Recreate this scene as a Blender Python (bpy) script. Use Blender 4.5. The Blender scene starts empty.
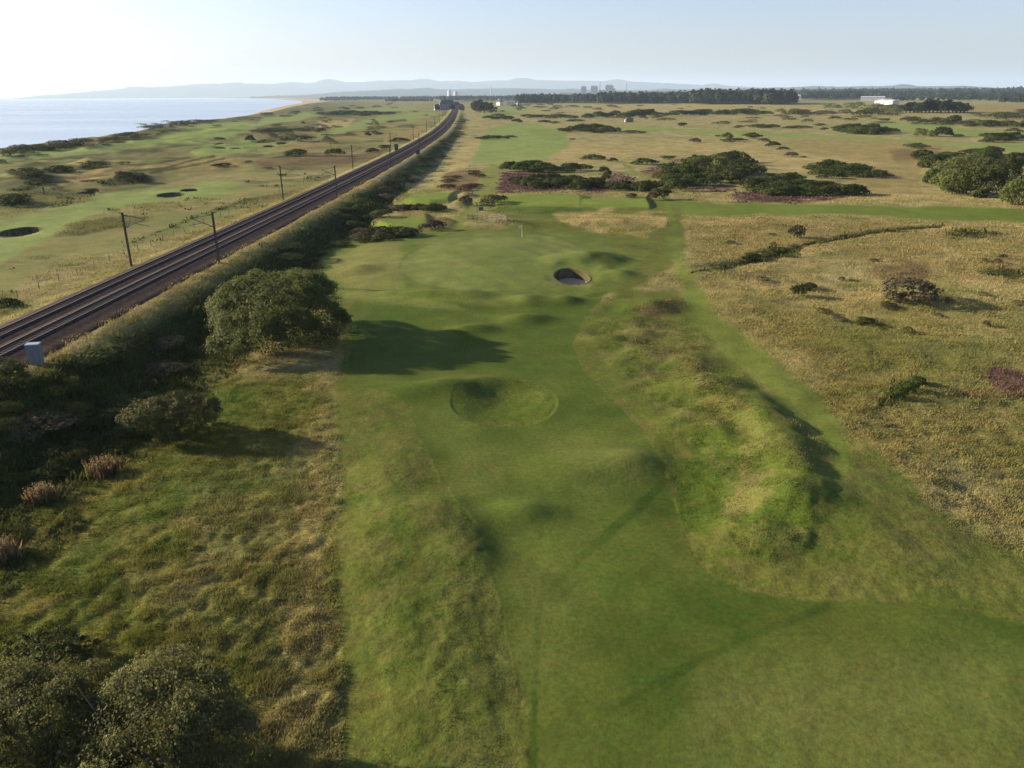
import bpy, math, random
import numpy as np
from mathutils import Matrix, Vector

S = bpy.context.scene
COL = S.collection
R = math.radians
rng = np.random.default_rng(7)
random.seed(7)

# ------------------------------------------------------------------ camera
F = 779.0
PITCH = math.atan((384 - 94.5) / F)
ROLL = R(0.36)
CZ = 25.0
CF = np.array([0, math.cos(PITCH), -math.sin(PITCH)])
U0 = np.array([0, math.sin(PITCH), math.cos(PITCH)])
R0 = np.array([1.0, 0, 0])
CR = R0 * math.cos(ROLL) - U0 * math.sin(ROLL)
CU = U0 * math.cos(ROLL) + R0 * math.sin(ROLL)


def project(x, y, z):
    dx, dy, dz = x, y, z - CZ
    dep = dx * CF[0] + dy * CF[1] + dz * CF[2]
    dd = np.maximum(dep, 1.0)
    u = 512 + F * (dx * CR[0] + dy * CR[1] + dz * CR[2]) / dd
    v = 384 - F * (dx * CU[0] + dy * CU[1] + dz * CU[2]) / dd
    bad = dep < 1.0
    return np.where(bad, -9999.0, u), np.where(bad, 9999.0, v)


def raydir(px, py):
    return CF + CR * ((px - 512) / F) + CU * ((384 - py) / F)


cam = bpy.data.objects.new('camera', bpy.data.cameras.new('camera'))
COL.objects.link(cam)
S.camera = cam
cam.data.sensor_fit = 'HORIZONTAL'
cam.data.sensor_width = 36
cam.data.lens = 36 * F / 1024
cam.data.clip_start = 0.5
cam.data.clip_end = 150000
M = Matrix.Identity(4)
for i in range(3):
    M[i][0], M[i][1], M[i][2] = CR[i], CU[i], -CF[i]
M[2][3] = CZ
cam.matrix_world = M

# ------------------------------------------------------------------ helpers


def tag(o, label=None, cat=None, group=None, kind=None):
    if label:
        o['label'] = label
    if cat:
        o['category'] = cat
    if group:
        o['group'] = group
    if kind:
        o['kind'] = kind
    return o


def np_mesh(name, V, faces, mats, col=None, smooth=False, attrs=None, midx=None):
    V = np.ascontiguousarray(V, dtype=np.float32)
    me = bpy.data.meshes.new(name)
    me.vertices.add(len(V))
    me.vertices.foreach_set('co', V.ravel())
    if not isinstance(faces, list):
        faces = [faces]
    faces = [np.asarray(f, dtype=np.int32) for f in faces if len(f)]
    loops = np.concatenate([f.ravel() for f in faces])
    sizes = np.concatenate([np.full(len(f), f.shape[1], dtype=np.int32) for f in faces])
    starts = np.concatenate([[0], np.cumsum(sizes)[:-1]]).astype(np.int32)
    me.loops.add(len(loops))
    me.loops.foreach_set('vertex_index', loops)
    me.polygons.add(len(sizes))
    me.polygons.foreach_set('loop_start', starts)
    if smooth:
        me.polygons.foreach_set('use_smooth', np.ones(len(sizes), dtype=bool))
    if not isinstance(mats, (list, tuple)):
        mats = [mats]
    for m in mats:
        me.materials.append(m)
    if midx is not None:
        me.polygons.foreach_set('material_index', np.asarray(midx, dtype=np.int32))
    if col is not None:
        a = me.attributes.new('albedo', 'FLOAT_COLOR', 'POINT')
        c = np.ones((len(V), 4), dtype=np.float32)
        c[:, :3] = col
        a.data.foreach_set('color', c.ravel())
    for k, v in (attrs or {}).items():
        a = me.attributes.new(k, 'FLOAT', 'POINT')
        a.data.foreach_set('value', np.ascontiguousarray(v, dtype=np.float32))
    me.update()
    return me


def add(name, me, parent=None, loc=None):
    o = bpy.data.objects.new(name, me)
    COL.objects.link(o)
    if parent is not None:
        o.parent = parent
    if loc is not None:
        o.location = loc
    return o


def empty(name, loc, rz=0.0):
    o = bpy.data.objects.new(name, None)
    COL.objects.link(o)
    o.location = loc
    o.rotation_euler = (0, 0, rz)
    o.empty_display_size = 0.5
    return o


def copy_tree(o, parent=None):
    c = o.copy()
    COL.objects.link(c)
    if parent is not None:
        c.parent = parent
    for ch in list(o.children):
        copy_tree(ch, c)
    return c


class MB:
    """collects boxes, tubes and prisms; build() links them as one mesh"""

    def __init__(self):
        self.v = []
        self.f = []

    def quadbox(self, P):
        n = len(self.v)
        self.v += [tuple(p) for p in P]
        for q in ((0, 3, 2, 1), (4, 5, 6, 7), (0, 1, 5, 4), (1, 2, 6, 5), (2, 3, 7, 6), (3, 0, 4, 7)):
            self.f.append(tuple(n + i for i in q))

    def box(self, x0, x1, y0, y1, z0, z1, taper=0.0):
        t = taper
        self.quadbox([(x0, y0, z0), (x1, y0, z0), (x1, y1, z0), (x0, y1, z0),
                      (x0 + t, y0 + t, z1), (x1 - t, y0 + t, z1), (x1 - t, y1 - t, z1), (x0 + t, y1 - t, z1)])
        return self

    def tube(self, pts, rad, n=8, cap=True):
        pts = [Vector(p) for p in pts]
        if not isinstance(rad, (list, tuple)):
            rad = [rad] * len(pts)
        base = len(self.v)
        for i, p in enumerate(pts):
            d = (pts[min(i + 1, len(pts) - 1)] - pts[max(i - 1, 0)]).normalized()
            a = d.orthogonal().normalized()
            if abs(d.z) < 0.9:
                a = d.cross(Vector((0, 0, 1))).normalized()
            b = d.cross(a)
            for k in range(n):
                t = 2 * math.pi * k / n
                self.v.append(tuple(p + (a * math.cos(t) + b * math.sin(t)) * rad[i]))
        for i in range(len(pts) - 1):
            for k in range(n):
                k2 = (k + 1) % n
                self.f.append((base + i * n + k, base + i * n + k2, base + (i + 1) * n + k2, base + (i + 1) * n + k))
        if cap:
            self.f.append(tuple(base + k for k in range(n))[::-1])
            self.f.append(tuple(base + (len(pts) - 1) * n + k for k in range(n)))
        return self

    def prism(self, prof, y0, y1):
        """profile in x-z swept along y"""
        n = len(self.v)
        m = len(prof)
        self.v += [(p[0], y0, p[1]) for p in prof] + [(p[0], y1, p[1]) for p in prof]
        for i in range(m):
            j = (i + 1) % m
            self.f.append((n + i, n + j, n + m + j, n + m + i))
        self.f.append(tuple(n + i for i in range(m))[::-1])
        self.f.append(tuple(n + m + i for i in range(m)))
        return self

    def build(self, name, mat, parent=None, smooth=False, bevel=0.0, loc=None):
        me = bpy.data.meshes.new(name)
        me.from_pydata(self.v, [], self.f)
        me.materials.append(mat)
        if smooth:
            for p in me.polygons:
                p.use_smooth = True
        me.update()
        o = add(name, me, parent, loc)
        if bevel:
            m = o.modifiers.new('bevel', 'BEVEL')
            m.width = bevel
            m.segments = 2
            m.limit_method = 'ANGLE'
        return o


# ------------------------------------------------------------------ noise


def _hash(ix, iy, seed):
    h = (ix.astype(np.int64) * 374761393 + iy.astype(np.int64) * 668265263 + seed * 1442695041) & 0xFFFFFFFF
    h = ((h ^ (h >> 13)) * 1274126177) & 0xFFFFFFFF
    h = h ^ (h >> 16)
    return (h & 0xFFFFFF).astype(np.float32) / float(0xFFFFFF)


def noise(x, y, scale, seed=0):
    """value noise in about -1..1, feature size = scale metres"""
    c, s = math.cos(0.6 + seed), math.sin(0.6 + seed)
    X = (x * c - y * s) / scale + seed * 17.3
    Y = (x * s + y * c) / scale + seed * 9.1
    ix, iy = np.floor(X), np.floor(Y)
    fx, fy = (X - ix).astype(np.float32), (Y - iy).astype(np.float32)
    fx = fx * fx * fx * (fx * (fx * 6 - 15) + 10)
    fy = fy * fy * fy * (fy * (fy * 6 - 15) + 10)
    a, b = _hash(ix, iy, seed), _hash(ix + 1, iy, seed)
    d, e = _hash(ix, iy + 1, seed), _hash(ix + 1, iy + 1, seed)
    return ((a + (b - a) * fx) * (1 - fy) + (d + (e - d) * fx) * fy) * 2 - 1


def fbm(x, y, scale, seed=0, oct=3, gain=0.5):
    t, w, tot = 0, 1.0, 0
    for i in range(oct):
        t = t + w * noise(x, y, scale / 2 ** i, seed + i * 5)
        tot += w
        w *= gain
    return t / tot


def sstep(a, b, x):
    t = np.clip((x - a) / (b - a), 0, 1)
    return t * t * (3 - 2 * t)


# ------------------------------------------------------------------ materials
MATS = {}


def mat(name, base, rough=0.8, spec=0.3, metal=0.0, var=0.15, vscale=3.0, bump=0.0, bscale=20.0):
    if name in MATS:
        return MATS[name]
    m = bpy.data.materials.new(name)
    m.use_nodes = True
    nt = m.node_tree
    p = nt.nodes['Principled BSDF']
    p.inputs['Roughness'].default_value = rough
    p.inputs['Metallic'].default_value = metal
    p.inputs['Specular IOR Level'].default_value = spec
    tc = nt.nodes.new('ShaderNodeTexCoord')
    nz = nt.nodes.new('ShaderNodeTexNoise')
    nz.inputs['Scale'].default_value = vscale
    nz.inputs['Detail'].default_value = 5
    nt.links.new(tc.outputs['Object'], nz.inputs['Vector'])
    r = nt.nodes.new('ShaderNodeValToRGB')
    r.color_ramp.elements[0].position = 0.3
    r.color_ramp.elements[1].position = 0.7
    r.color_ramp.elements[0].color = tuple(c * (1 - var) for c in base) + (1,)
    r.color_ramp.elements[1].color = tuple(min(1, c * (1 + var)) for c in base) + (1,)
    nt.links.new(nz.outputs['Fac'], r.inputs['Fac'])
    nt.links.new(r.outputs['Color'], p.inputs['Base Color'])
    if bump:
        b = nt.nodes.new('ShaderNodeBump')
        b.inputs['Strength'].default_value = bump
        n2 = nt.nodes.new('ShaderNodeTexNoise')
        n2.inputs['Scale'].default_value = bscale
        nt.links.new(tc.outputs['Object'], n2.inputs['Vector'])
        nt.links.new(n2.outputs['Fac'], b.inputs['Height'])
        nt.links.new(b.outputs['Normal'], p.inputs['Normal'])
    MATS[name] = m
    return m


def foliage_mat(name, trans=0.22, rough=0.7, spec=0.08):
    m = bpy.data.materials.new(name)
    m.use_nodes = True
    nt = m.node_tree
    p = nt.nodes['Principled BSDF']
    p.inputs['Roughness'].default_value = rough
    p.inputs['Specular IOR Level'].default_value = spec
    a = nt.nodes.new('ShaderNodeAttribute')
    a.attribute_name = 'albedo'
    oi = nt.nodes.new('ShaderNodeObjectInfo')
    mr = nt.nodes.new('ShaderNodeMapRange')
    mr.inputs['To Min'].default_value = 0.8
    mr.inputs['To Max'].default_value = 1.25
    nt.links.new(oi.outputs['Random'], mr.inputs['Value'])
    mul = nt.nodes.new('ShaderNodeVectorMath')
    mul.operation = 'SCALE'
    nt.links.new(a.outputs['Color'], mul.inputs[0])
    nt.links.new(mr.outputs['Result'], mul.inputs['Scale'])
    nt.links.new(mul.outputs['Vector'], p.inputs['Base Color'])
    t = nt.nodes.new('ShaderNodeBsdfTranslucent')
    nt.links.new(mul.outputs['Vector'], t.inputs['Color'])
    mx = nt.nodes.new('ShaderNodeMixShader')
    mx.inputs['Fac'].default_value = trans
    nt.links.new(p.outputs['BSDF'], mx.inputs[1])
    nt.links.new(t.outputs['BSDF'], mx.inputs[2])
    nt.links.new(mx.outputs['Shader'], nt.nodes['Material Output'].inputs['Surface'])
    return m


LEAF = foliage_mat('leaf_foliage')
LEAF_NEAR = foliage_mat('broad_leaf_foliage', 0.5, 0.6, 0.1)
GRASS = foliage_mat('grass_blades', 0.35, 0.8, 0.03)
BARK = mat('bark', (0.09, 0.075, 0.06), 0.9, 0.1, var=0.3)
HAZE_D = 4.7e-5
NT1 = 420000
NT2 = 260000
# ------------------------------------------------------------------ light and sky
SUN_AZ = R(-75.0)      # direction towards the sun, from +Y, negative = left
SUN_EL = R(17.8)
W = bpy.data.worlds.new('World')
S.world = W
W.use_nodes = True
nt = W.node_tree
bg = nt.nodes['Background']
sk = nt.nodes.new('ShaderNodeTexSky')
sk.sky_type = 'NISHITA'
sk.sun_disc = False
sk.sun_elevation = SUN_EL
sk.sun_rotation = SUN_AZ
sk.altitude = 30
sk.air_density = 1.0
sk.dust_density = 1.6
sk.ozone_density = 3.0
tint = nt.nodes.new('ShaderNodeMix')
tint.data_type = 'RGBA'
tint.blend_type = 'MULTIPLY'
tint.inputs['Factor'].default_value = 1.0
tint.inputs[7].default_value = (1.0, 0.915, 1.04, 1)
nt.links.new(sk.outputs['Color'], tint.inputs[6])
nt.links.new(tint.outputs[2], bg.inputs['Color'])
bg.inputs['Strength'].default_value = 0.084
sl = bpy.data.lights.new('sun', 'SUN')
sl.energy = 5.0
sl.angle = R(0.6)
sl.color = (1.0, 0.86, 0.66)
so = bpy.data.objects.new('sun', sl)
COL.objects.link(so)
sd = Vector((math.sin(SUN_AZ) * math.cos(SUN_EL), math.cos(SUN_AZ) * math.cos(SUN_EL), math.sin(SUN_EL)))
so.rotation_euler = sd.to_track_quat('Z', 'Y').to_euler()
so.location = (-200, 50, 120)
vs = S.view_settings
vs.view_transform = 'Standard'
vs.look = 'None'
vs.gamma = 1
vs.exposure = 1.38
S.cycles.max_bounces = 5
S.cycles.diffuse_bounces = 2
S.cycles.glossy_bounces = 2
S.cycles.transmission_bounces = 3
S.cycles.volume_bounces = 0
S.cycles.transparent_max_bounces = 6
S.cycles.use_denoising = True
S.cycles.denoising_input_passes = 'RGB_ALBEDO_NORMAL'
S.cycles.denoising_prefilter = 'NONE'
S.cycles.use_adaptive_sampling = False
S.cycles.sample_clamp_indirect = 4.0
S.cycles.caustics_reflective = False
S.cycles.caustics_refractive = False

# ------------------------------------------------------------------ ground: base shape
RAIL_Y = np.array([-400, 0, 60, 130, 270, 400, 530, 800, 1300, 2600.0])
RAIL_X = np.array([-49, -49, -48.3, -46, -43.5, -43.5, -45.5, -58, -86, -200.0])
RZ = 3.0


def railx(y):
    # smoothed interpolation of the surveyed centre line
    t = 0
    for d in (-90, -45, 0, 45, 90):
        t = t + np.interp(y + d, RAIL_Y, RAIL_X)
    return t / 5


COAST = [(0, 146, 2), (40, 141, 2), (100, 134, 2), (155, 124, 2), (200, 120, 1), (256, 113, 0), (285, 107.5, -3),
         (303, 104.6, -6), (317, 102.4, -6), (316, 100.8, -6), (296, 99.3, -6), (270, 98.3, -6)]
cw = []
for (px, py, z) in COAST:
    d = raydir(px, py)
    t = (z - CZ) / d[2]
    cw.append((d[1] * t, d[0] * t))
cw.sort()
COAST_Y = np.array([-60000, -2000] + [c[0] for c in cw] + [60000.0])
COAST_X = np.array([-230, -230] + [c[1] for c in cw] + [-26000.0])


def smooth_ctrl(y):
    return np.interp(y, COAST_Y, COAST_X)


def base_z(x, y):
    s = x - railx(y)
    zr = 2.2 * sstep(250, 900, y)                      # right side plain
    zl = 2.1 + 0 * x
    left = s < 0
    z = np.where(left, np.where(s > -5.7, RZ - 0.25, RZ - 0.25 - (RZ - 0.25 - zl) * sstep(-5.7, -9.5, s)), 0)
    dip = -0.5 * np.exp(-((s - 17) / 5.0) ** 2) * (1 - sstep(250, 500, y))
    zright = np.where(s < 4.9, RZ - 0.25, RZ - 0.25 - (RZ - 0.25 - zr) * sstep(4.9, 14.5, s)) + dip
    z = np.where(left, z, zright)
    dc = x - smooth_ctrl(y)
    wid = 26 + 0.03 * np.abs(y)
    z = z * sstep(-5, wid * 0.6, dc) + np.where(dc < wid * 0.6, -10.5 * (1 - sstep(-wid, wid * 0.6, dc)), 0)
    return z


def unproj_base(px, py, z0=0.5):
    d = raydir(px, py)
    z = z0
    for _ in range(12):
        t = (z - CZ) / d[2]
        x, y = d[0] * t, d[1] * t
        z = float(base_z(np.array([x]), np.array([y]))[0])
    return x, y


# polar sheet: fine inside the view, coarse elsewhere
az_f = np.radians(np.arange(-45, 45.001, 0.085))
az_c = np.radians(np.concatenate([np.arange(45.6, 60, 0.8), np.arange(60, 300, 3.0), np.arange(300, 314.6, 0.8)]))
AZ = np.concatenate([az_f, az_c])
rr = [0.02, 4, 8, 12, 15]
r = 17.0
while r < 34000:
    rr.append(r)
    r *= 1.0042 if r < 150 else (1.0062 if r < 1200 else (1.014 if r < 6000 else 1.035))
RR = np.array(rr)
NR, NA = len(RR), len(AZ)
GX = RR[:, None] * np.sin(AZ)[None, :]
GY = RR[:, None] * np.cos(AZ)[None, :]
CELL = np.maximum(RR * 0.0052, 0.12)[:, None]

Z = base_z(GX, GY)
S_ = GX - railx(GY)
DC = GX - smooth_ctrl(GY)
offrail = sstep(6, 16, np.abs(S_))
landm = sstep(10, 60, DC)


def fadefor(scale):
    return np.clip((scale / CELL - 1.5) / 2.0, 0, 1)


# gentle relief everywhere
Z = Z + 0.45 * fbm(GX, GY, 55, 3, 2) * offrail * landm
# dunes along the coast
dn2 = fbm(GX, GY, 13, 15, 3)
dune = sstep(0, 40, DC) * (1 - sstep(70, 200 + 0.05 * GY, DC)) * (GY > 0)
dn = fbm(GX, GY, 38, 11, 3)
Z = Z + dune * (0.4 + 2.2 * (1 - np.abs(dn) * 2)) * sstep(-0.1, 0.6, noise(GX, GY, 90, 4) + 0.5) * fadefor(12) + dune * 1.5 * dn2 * fadefor(5)
# left links hummocks
leftm = sstep(-12, -40, S_) * landm
hm = fbm(GX, GY, 24, 21, 3)
Z = Z + leftm * 0.6 * np.maximum(hm, -0.15) * fadefor(8)
# far right plain, low swells
Z = Z + sstep(300, 900, GY) * 1.3 * fbm(GX, GY, 170, 31, 2) * offrail * landm

U1, V1 = project(GX, GY, Z)


def plateau(pts, h, fe):
    """a flat-topped tee platform, outline as seen from the survey point"""
    P = np.array(pts, float)
    sel = np.nonzero((U1 > P[:, 0].min() - 9) & (U1 < P[:, 0].max() + 9) & (V1 > P[:, 1].min() - 9) & (V1 < P[:, 1].max() + 9))
    u, v = U1[sel], V1[sel] * 1.0
    ins = np.zeros(len(u), bool)
    d2 = np.full(len(u), 1e9)
    for i in range(len(P)):
        (x1, y1), (x2, y2) = P[i], P[(i + 1) % len(P)]
        ins ^= ((y1 > v) != (y2 > v)) & (u < (x2 - x1) * (v - y1) / (y2 - y1 + 1e-9) + x1)
        ex, ey = x2 - x1, y2 - y1
        t = np.clip(((u - x1) * ex + (v - y1) * ey) / (ex * ex + ey * ey + 1e-9), 0, 1)
        d2 = np.minimum(d2, (u - x1 - t * ex) ** 2 + (v - y1 - t * ey) ** 2)
    w = sstep(-fe, fe * .3, np.sqrt(d2) * np.where(ins, 1, -1))
    lev = np.median(Z[sel][ins]) + h
    Z[sel] = Z[sel] * (1 - w) + lev * w


# mounds (pixel of centre, radius across view, radius along view, angle, height)
MOUNDS = [
    # long ridge right of the fairway
    (652, 308, 3.05, 3.11, 0, 0.94), (632, 322, 2.90, 1.97, 0, 0.51), (612, 340, 3.26, 1.80, 15, 0.57), (640, 332, 1.60, 1.31, 0, 0.44),
    (645, 352, 3.34, 2.13, 0, 0.64), (690, 362, 2.61, 2.13, 0, 0.69), (708, 388, 3.34, 2.45, 20, 1.06), (748, 408, 2.61, 2.30, 0, 0.89),
    (768, 428, 2.17, 2.62, 20, 0.95), (782, 455, 2.33, 2.45, 0, 0.95), (792, 478, 1.88, 2.62, 0, 0.73), (790, 506, 2.61, 2.13, 0, 1.18),
    (745, 470, 6.27, 7.70, 0, 0.30), (730, 530, 2.90, 2.13, 10, 0.39), (765, 545, 2.90, 1.97, 0, 0.33), (700, 425, 2.90, 3.70, 0, 0.28),
    (860, 470, 7.28, 9.90, 0, 0.63), (845, 530, 6.16, 6.60, 0, 0.50), (800, 395, 5.60, 6.60, 0, 0.42),
    (700, 500, 3.2, 4.5, 0, -.6), (688, 455, 2.6, 3.5, 0, -.3),
    # left of the fairway
    (425, 391, 4.80, 1.90, -5, 0.63), (452, 388, 3.00, 1.70, 0, 0.40), (490, 381, 3.60, 1.50, 0, 0.35),
    (428, 522, 3.60, 3.60, -30, 0.80), (462, 552, 2.20, 3.00, 0, 0.38), (528, 512, 2.10, 1.60, 0, 0.55), (566, 508, 3.50, 2.00, 0, -0.18),
    (600, 468, 4.40, 2.10, -12, 0.55), (636, 461, 2.40, 1.80, 0, 0.41), (640, 490, 4.00, 2.20, -40, -0.18), (560, 570, 8.00, 1.80, -42, -0.18),
    (395, 470, 2.50, 5.00, 0, 0.37), (372, 560, 2.00, 8.00, 8, 0.32), (405, 640, 1.60, 7.00, 8, 0.29), (452, 640, 2.00, 7.00, 10, 0.32),
    # around the green
    (530, 302, 3.20, 2.00, 0, 0.83), (566, 302, 2.40, 1.50, 0, 0.60), (525, 320, 2.80, 1.80, 0, 0.75), (475, 330, 2.80, 1.80, 0, 0.60),
    (445, 296, 7.00, 1.50, -6, 0.60), (600, 262, 4.00, 5.00, 0, 1.05), (572, 264, 4.50, 4.00, 0, 0.90), (490, 262, 13.00, 20.00, 0, 0.75),
    (620, 276, 3.00, 2.50, 0, 0.75), (360, 272, 4.00, 3.00, 0, 0.75),
    # hummocks by the tees
    (460, 205, 2.2, 6.5, 0, 1.1), (466, 197, 2.0, 5.0, 0, 1.0), (490, 203, 4.2, 6, 0, 1.2), (432, 227, 3.6, 3.5, 0, .8), (447, 226, 2.4, 3, 0, .7),
    (500, 227, 12, 3.0, 0, 1.1), (385, 235, 6, 3, 0, 1.0), (372, 210, 4, 6, 0, 1.4),
    # left links
    (126, 181, 9, 7, 0, 1.12), (136, 181, 5, 6, 0, 1.12), (62, 172, 8, 7, 0, 1.95), (30, 177, 8, 6, 0, 1.50), (94, 168, 8, 6, 0, 1.80), (40, 185, 8, 6, 0, 1.35),
    (225, 165, 10, 8, 0, 1.20), (195, 170, 10, 6, 0, 1.05), (10, 204, 8, 3, 0, 0.90), (20, 194, 7, 3, 0, 0.75), (297, 139, 10, 10, 0, 1.95), (215, 145, 12, 7, 0, 1.35),
    # right heath
    (910, 300, 6, 4, 0, .9), (720, 270, 9, 10, 0, .9), (840, 250, 10, 8, 0, .7), (960, 260, 12, 9, 0, .9), (920, 395, 6, 4, 0, .7), (770, 225, 9, 6, 0, .8),
    (610, 224, 11, 7, 0, .9), (740, 300, 5, 5, 0, .5), (850, 350, 7, 5, 0, .5), (980, 350, 8, 6, 0, .6),
]
for (px, py, rx, ry, ang, h) in MOUNDS:
    cx, cy = unproj_base(px, py)
    a = R(ang)
    m = np.hypot(GX - cx, GY - cy) < 3.2 * max(rx, ry)
    if not m.any():
        continue
    dx, dy = GX[m] - cx, GY[m] - cy
    wob = 1 + 0.22 * noise(GX[m], GY[m], 2.6, 41)
    u = (dx * math.cos(a) + dy * math.sin(a)) / rx
    v = (-dx * math.sin(a) + dy * math.cos(a)) / ry
    q = (u * u + v * v) * wob
    Z[m] += h * np.exp(-q * 1.1)

for pts, h in (([(499, 197), (575, 194.5), (612, 197), (646, 199.5), (649, 206.5), (600, 207.5), (540, 207.5), (498, 205.5)], .75),
               ([(396, 203), (412, 194), (440, 192.5), (455, 193.5), (448, 202), (430, 205)], 1.0), ([(373, 227), (392, 217.5), (424, 216.5), (428, 223), (418, 229), (392, 231)], 1.0)):
    plateau(pts, h, 4.5)
# grassed-over hollow in the fairway
hx, hy = unproj_base(505, 401)
HOL = (hx, hy, 4.7, 5.6)
q = np.sqrt(((GX - hx) / HOL[2]) ** 2 + ((GY - hy) / HOL[3]) ** 2)
q = q * (1 + 0.05 * noise(GX, GY, 3.0, 77))
Z = Z - 0.48 * (1 - sstep(0.1, 1.05, q)) - 0.04 * (1 - sstep(0.97, 1.02, q))
hollow_mask = 1 - sstep(0.96, 1.02, q)

# shallow ditch under the dark line of growth across the heath
dl = [unproj_base(a, b) for a, b in ((700, 271), (722, 269), (752, 262), (775, 255), (800, 247), (840, 239), (880, 232), (940, 226.5))]
for (x1, y1), (x2, y2) in zip(dl[:-1], dl[1:]):
    ex, ey = x2 - x1, y2 - y1
    t = np.clip(((GX - x1) * ex + (GY - y1) * ey) / (ex * ex + ey * ey), 0, 1)
    dd = np.hypot(GX - x1 - t * ex, GY - y1 - t * ey)
    Z = np.minimum(Z, Z * 0 + Z - 0.5 * np.exp(-(dd / 1.3) ** 2))

# sand bunkers: pixel centre, pixel width, depth/width ratio, depth (m), label
BUNKERS = [
    (572, 278, 36, 1.75, 1.5, 'round pot bunker of grey sand beside the putting green, right of the railway'),
    (20, 231, 33, 1.5, 1.5, 'largest dark pot bunker left of the railway, at the left edge of the photo'),
    (88, 193.6, 17, 1.0, 1.2, 'left bunker of the overlapping pair below the grassy dune mound'),
    (93.5, 191.2, 12, 1.0, 1.2, 'small rear bunker of the overlapping pair below the grassy dune mound'),
    (171, 194.2, 25, 1.2, 1.4, 'wide dark bunker in the pale green links between mound and railway mast'),
    (189.5, 189.4, 16, 1.0, 1.2, 'narrower bunker just behind the wide one in the pale green links'),
    (222, 141, 9, 1.6, 1.2, 'far small bunker highest of the cluster near the round dark bush'),
    (220, 147.4, 8, 1.6, 1.2, 'middle small bunker of the cluster near the round dark bush'),
    (221.5, 151, 9, 1.4, 1.2, 'lowest left small bunker of the cluster near the round dark bush'),
    (236.5, 151, 9, 1.6, 1.2, 'lowest right small bunker of the cluster near the round dark bush'),
    (269.5, 147, 11, 1.4, 1.2, 'left one of two slim bunkers beyond the left fence, before grey-green mounds'),
    (283, 145.4, 12, 1.4, 1.2, 'right one of two slim bunkers beyond the left fence, before grey-green mounds'),
    (328, 127.6, 9, 1.5, 1.2, 'brown-faced slim bunker left of two in the far left fairway'),
    (340, 127, 8, 1.5, 1.2, 'brown-faced slim bunker right of two in the far left fairway'),
]
BK = []
for (px, py, w, asp, dep, lab) in BUNKERS:
    cx, cy = unproj_base(px, py)
    dist = math.hypot(cy, CZ) * 1.0
    sc = F / (cy * CF[1] + 22 * math.sin(PITCH) + abs(cx) * 0)
    rx = w / 2 / sc
    ry = rx * asp
    ir = np.searchsorted(RR, math.hypot(cx, cy)) - 1
    az = math.atan2(cx, cy)
    ia = int(np.argmin(np.abs(AZ - az)))
    zc = float(Z[ir, ia])
    q = np.sqrt(((GX - cx) / rx) ** 2 + ((GY - cy) / ry) ** 2)
    # level the ground round the rim, then cut the pit a little wider than its lining
    lev = 1 - sstep(1.05, 1.7, q)
    tilt = zc + 0.10 * dep * np.clip((GY - cy) / ry, -1.2, 1.2) - 0.06 * dep * np.clip((GX - cx) / rx, -1.2, 1.2)
    Z = Z * (1 - lev) + tilt * lev
    Z = Z - (dep + 0.9) * (1 - sstep(0.86, 1.0, q))
    BK.append((cx, cy, rx, ry, zc, dep, lab))
bunk = np.zeros_like(Z)
for b in BK:
    q = np.sqrt(((GX - b[0]) / b[2]) ** 2 + ((GY - b[1]) / b[3]) ** 2)
    bunk = np.maximum(bunk, 1 - sstep(1.0, 1.12, q))

Zm = Z.copy()
UU, VV = project(GX, GY, Zm)

# ------------------------------------------------------------------ ground cover
C = np.zeros((NR, NA, 3), dtype=np.float32)
TALL = np.zeros((NR, NA), dtype=np.float32)
BRUSH = np.zeros((NR, NA), dtype=np.float32)
HEATH = np.zeros((NR, NA), dtype=np.float32)
HUM = np.zeros((NR, NA), dtype=np.float32)


def blend(x, y, cols, scale, seed, sharp=0.35):
    cols = [np.array(c, dtype=np.float32) for c in cols]
    c = np.broadcast_to(cols[0], x.shape + (3,)).copy()
    for i, cc in enumerate(cols[1:]):
        n = fbm(x, y, scale * (0.7 if i else 1.0), seed + 13 * i, 4, 0.62)
        w = sstep(-sharp, sharp, n - 0.08 * i)[..., None]
        c = c * (1 - w) + cc * w
    return c


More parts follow.
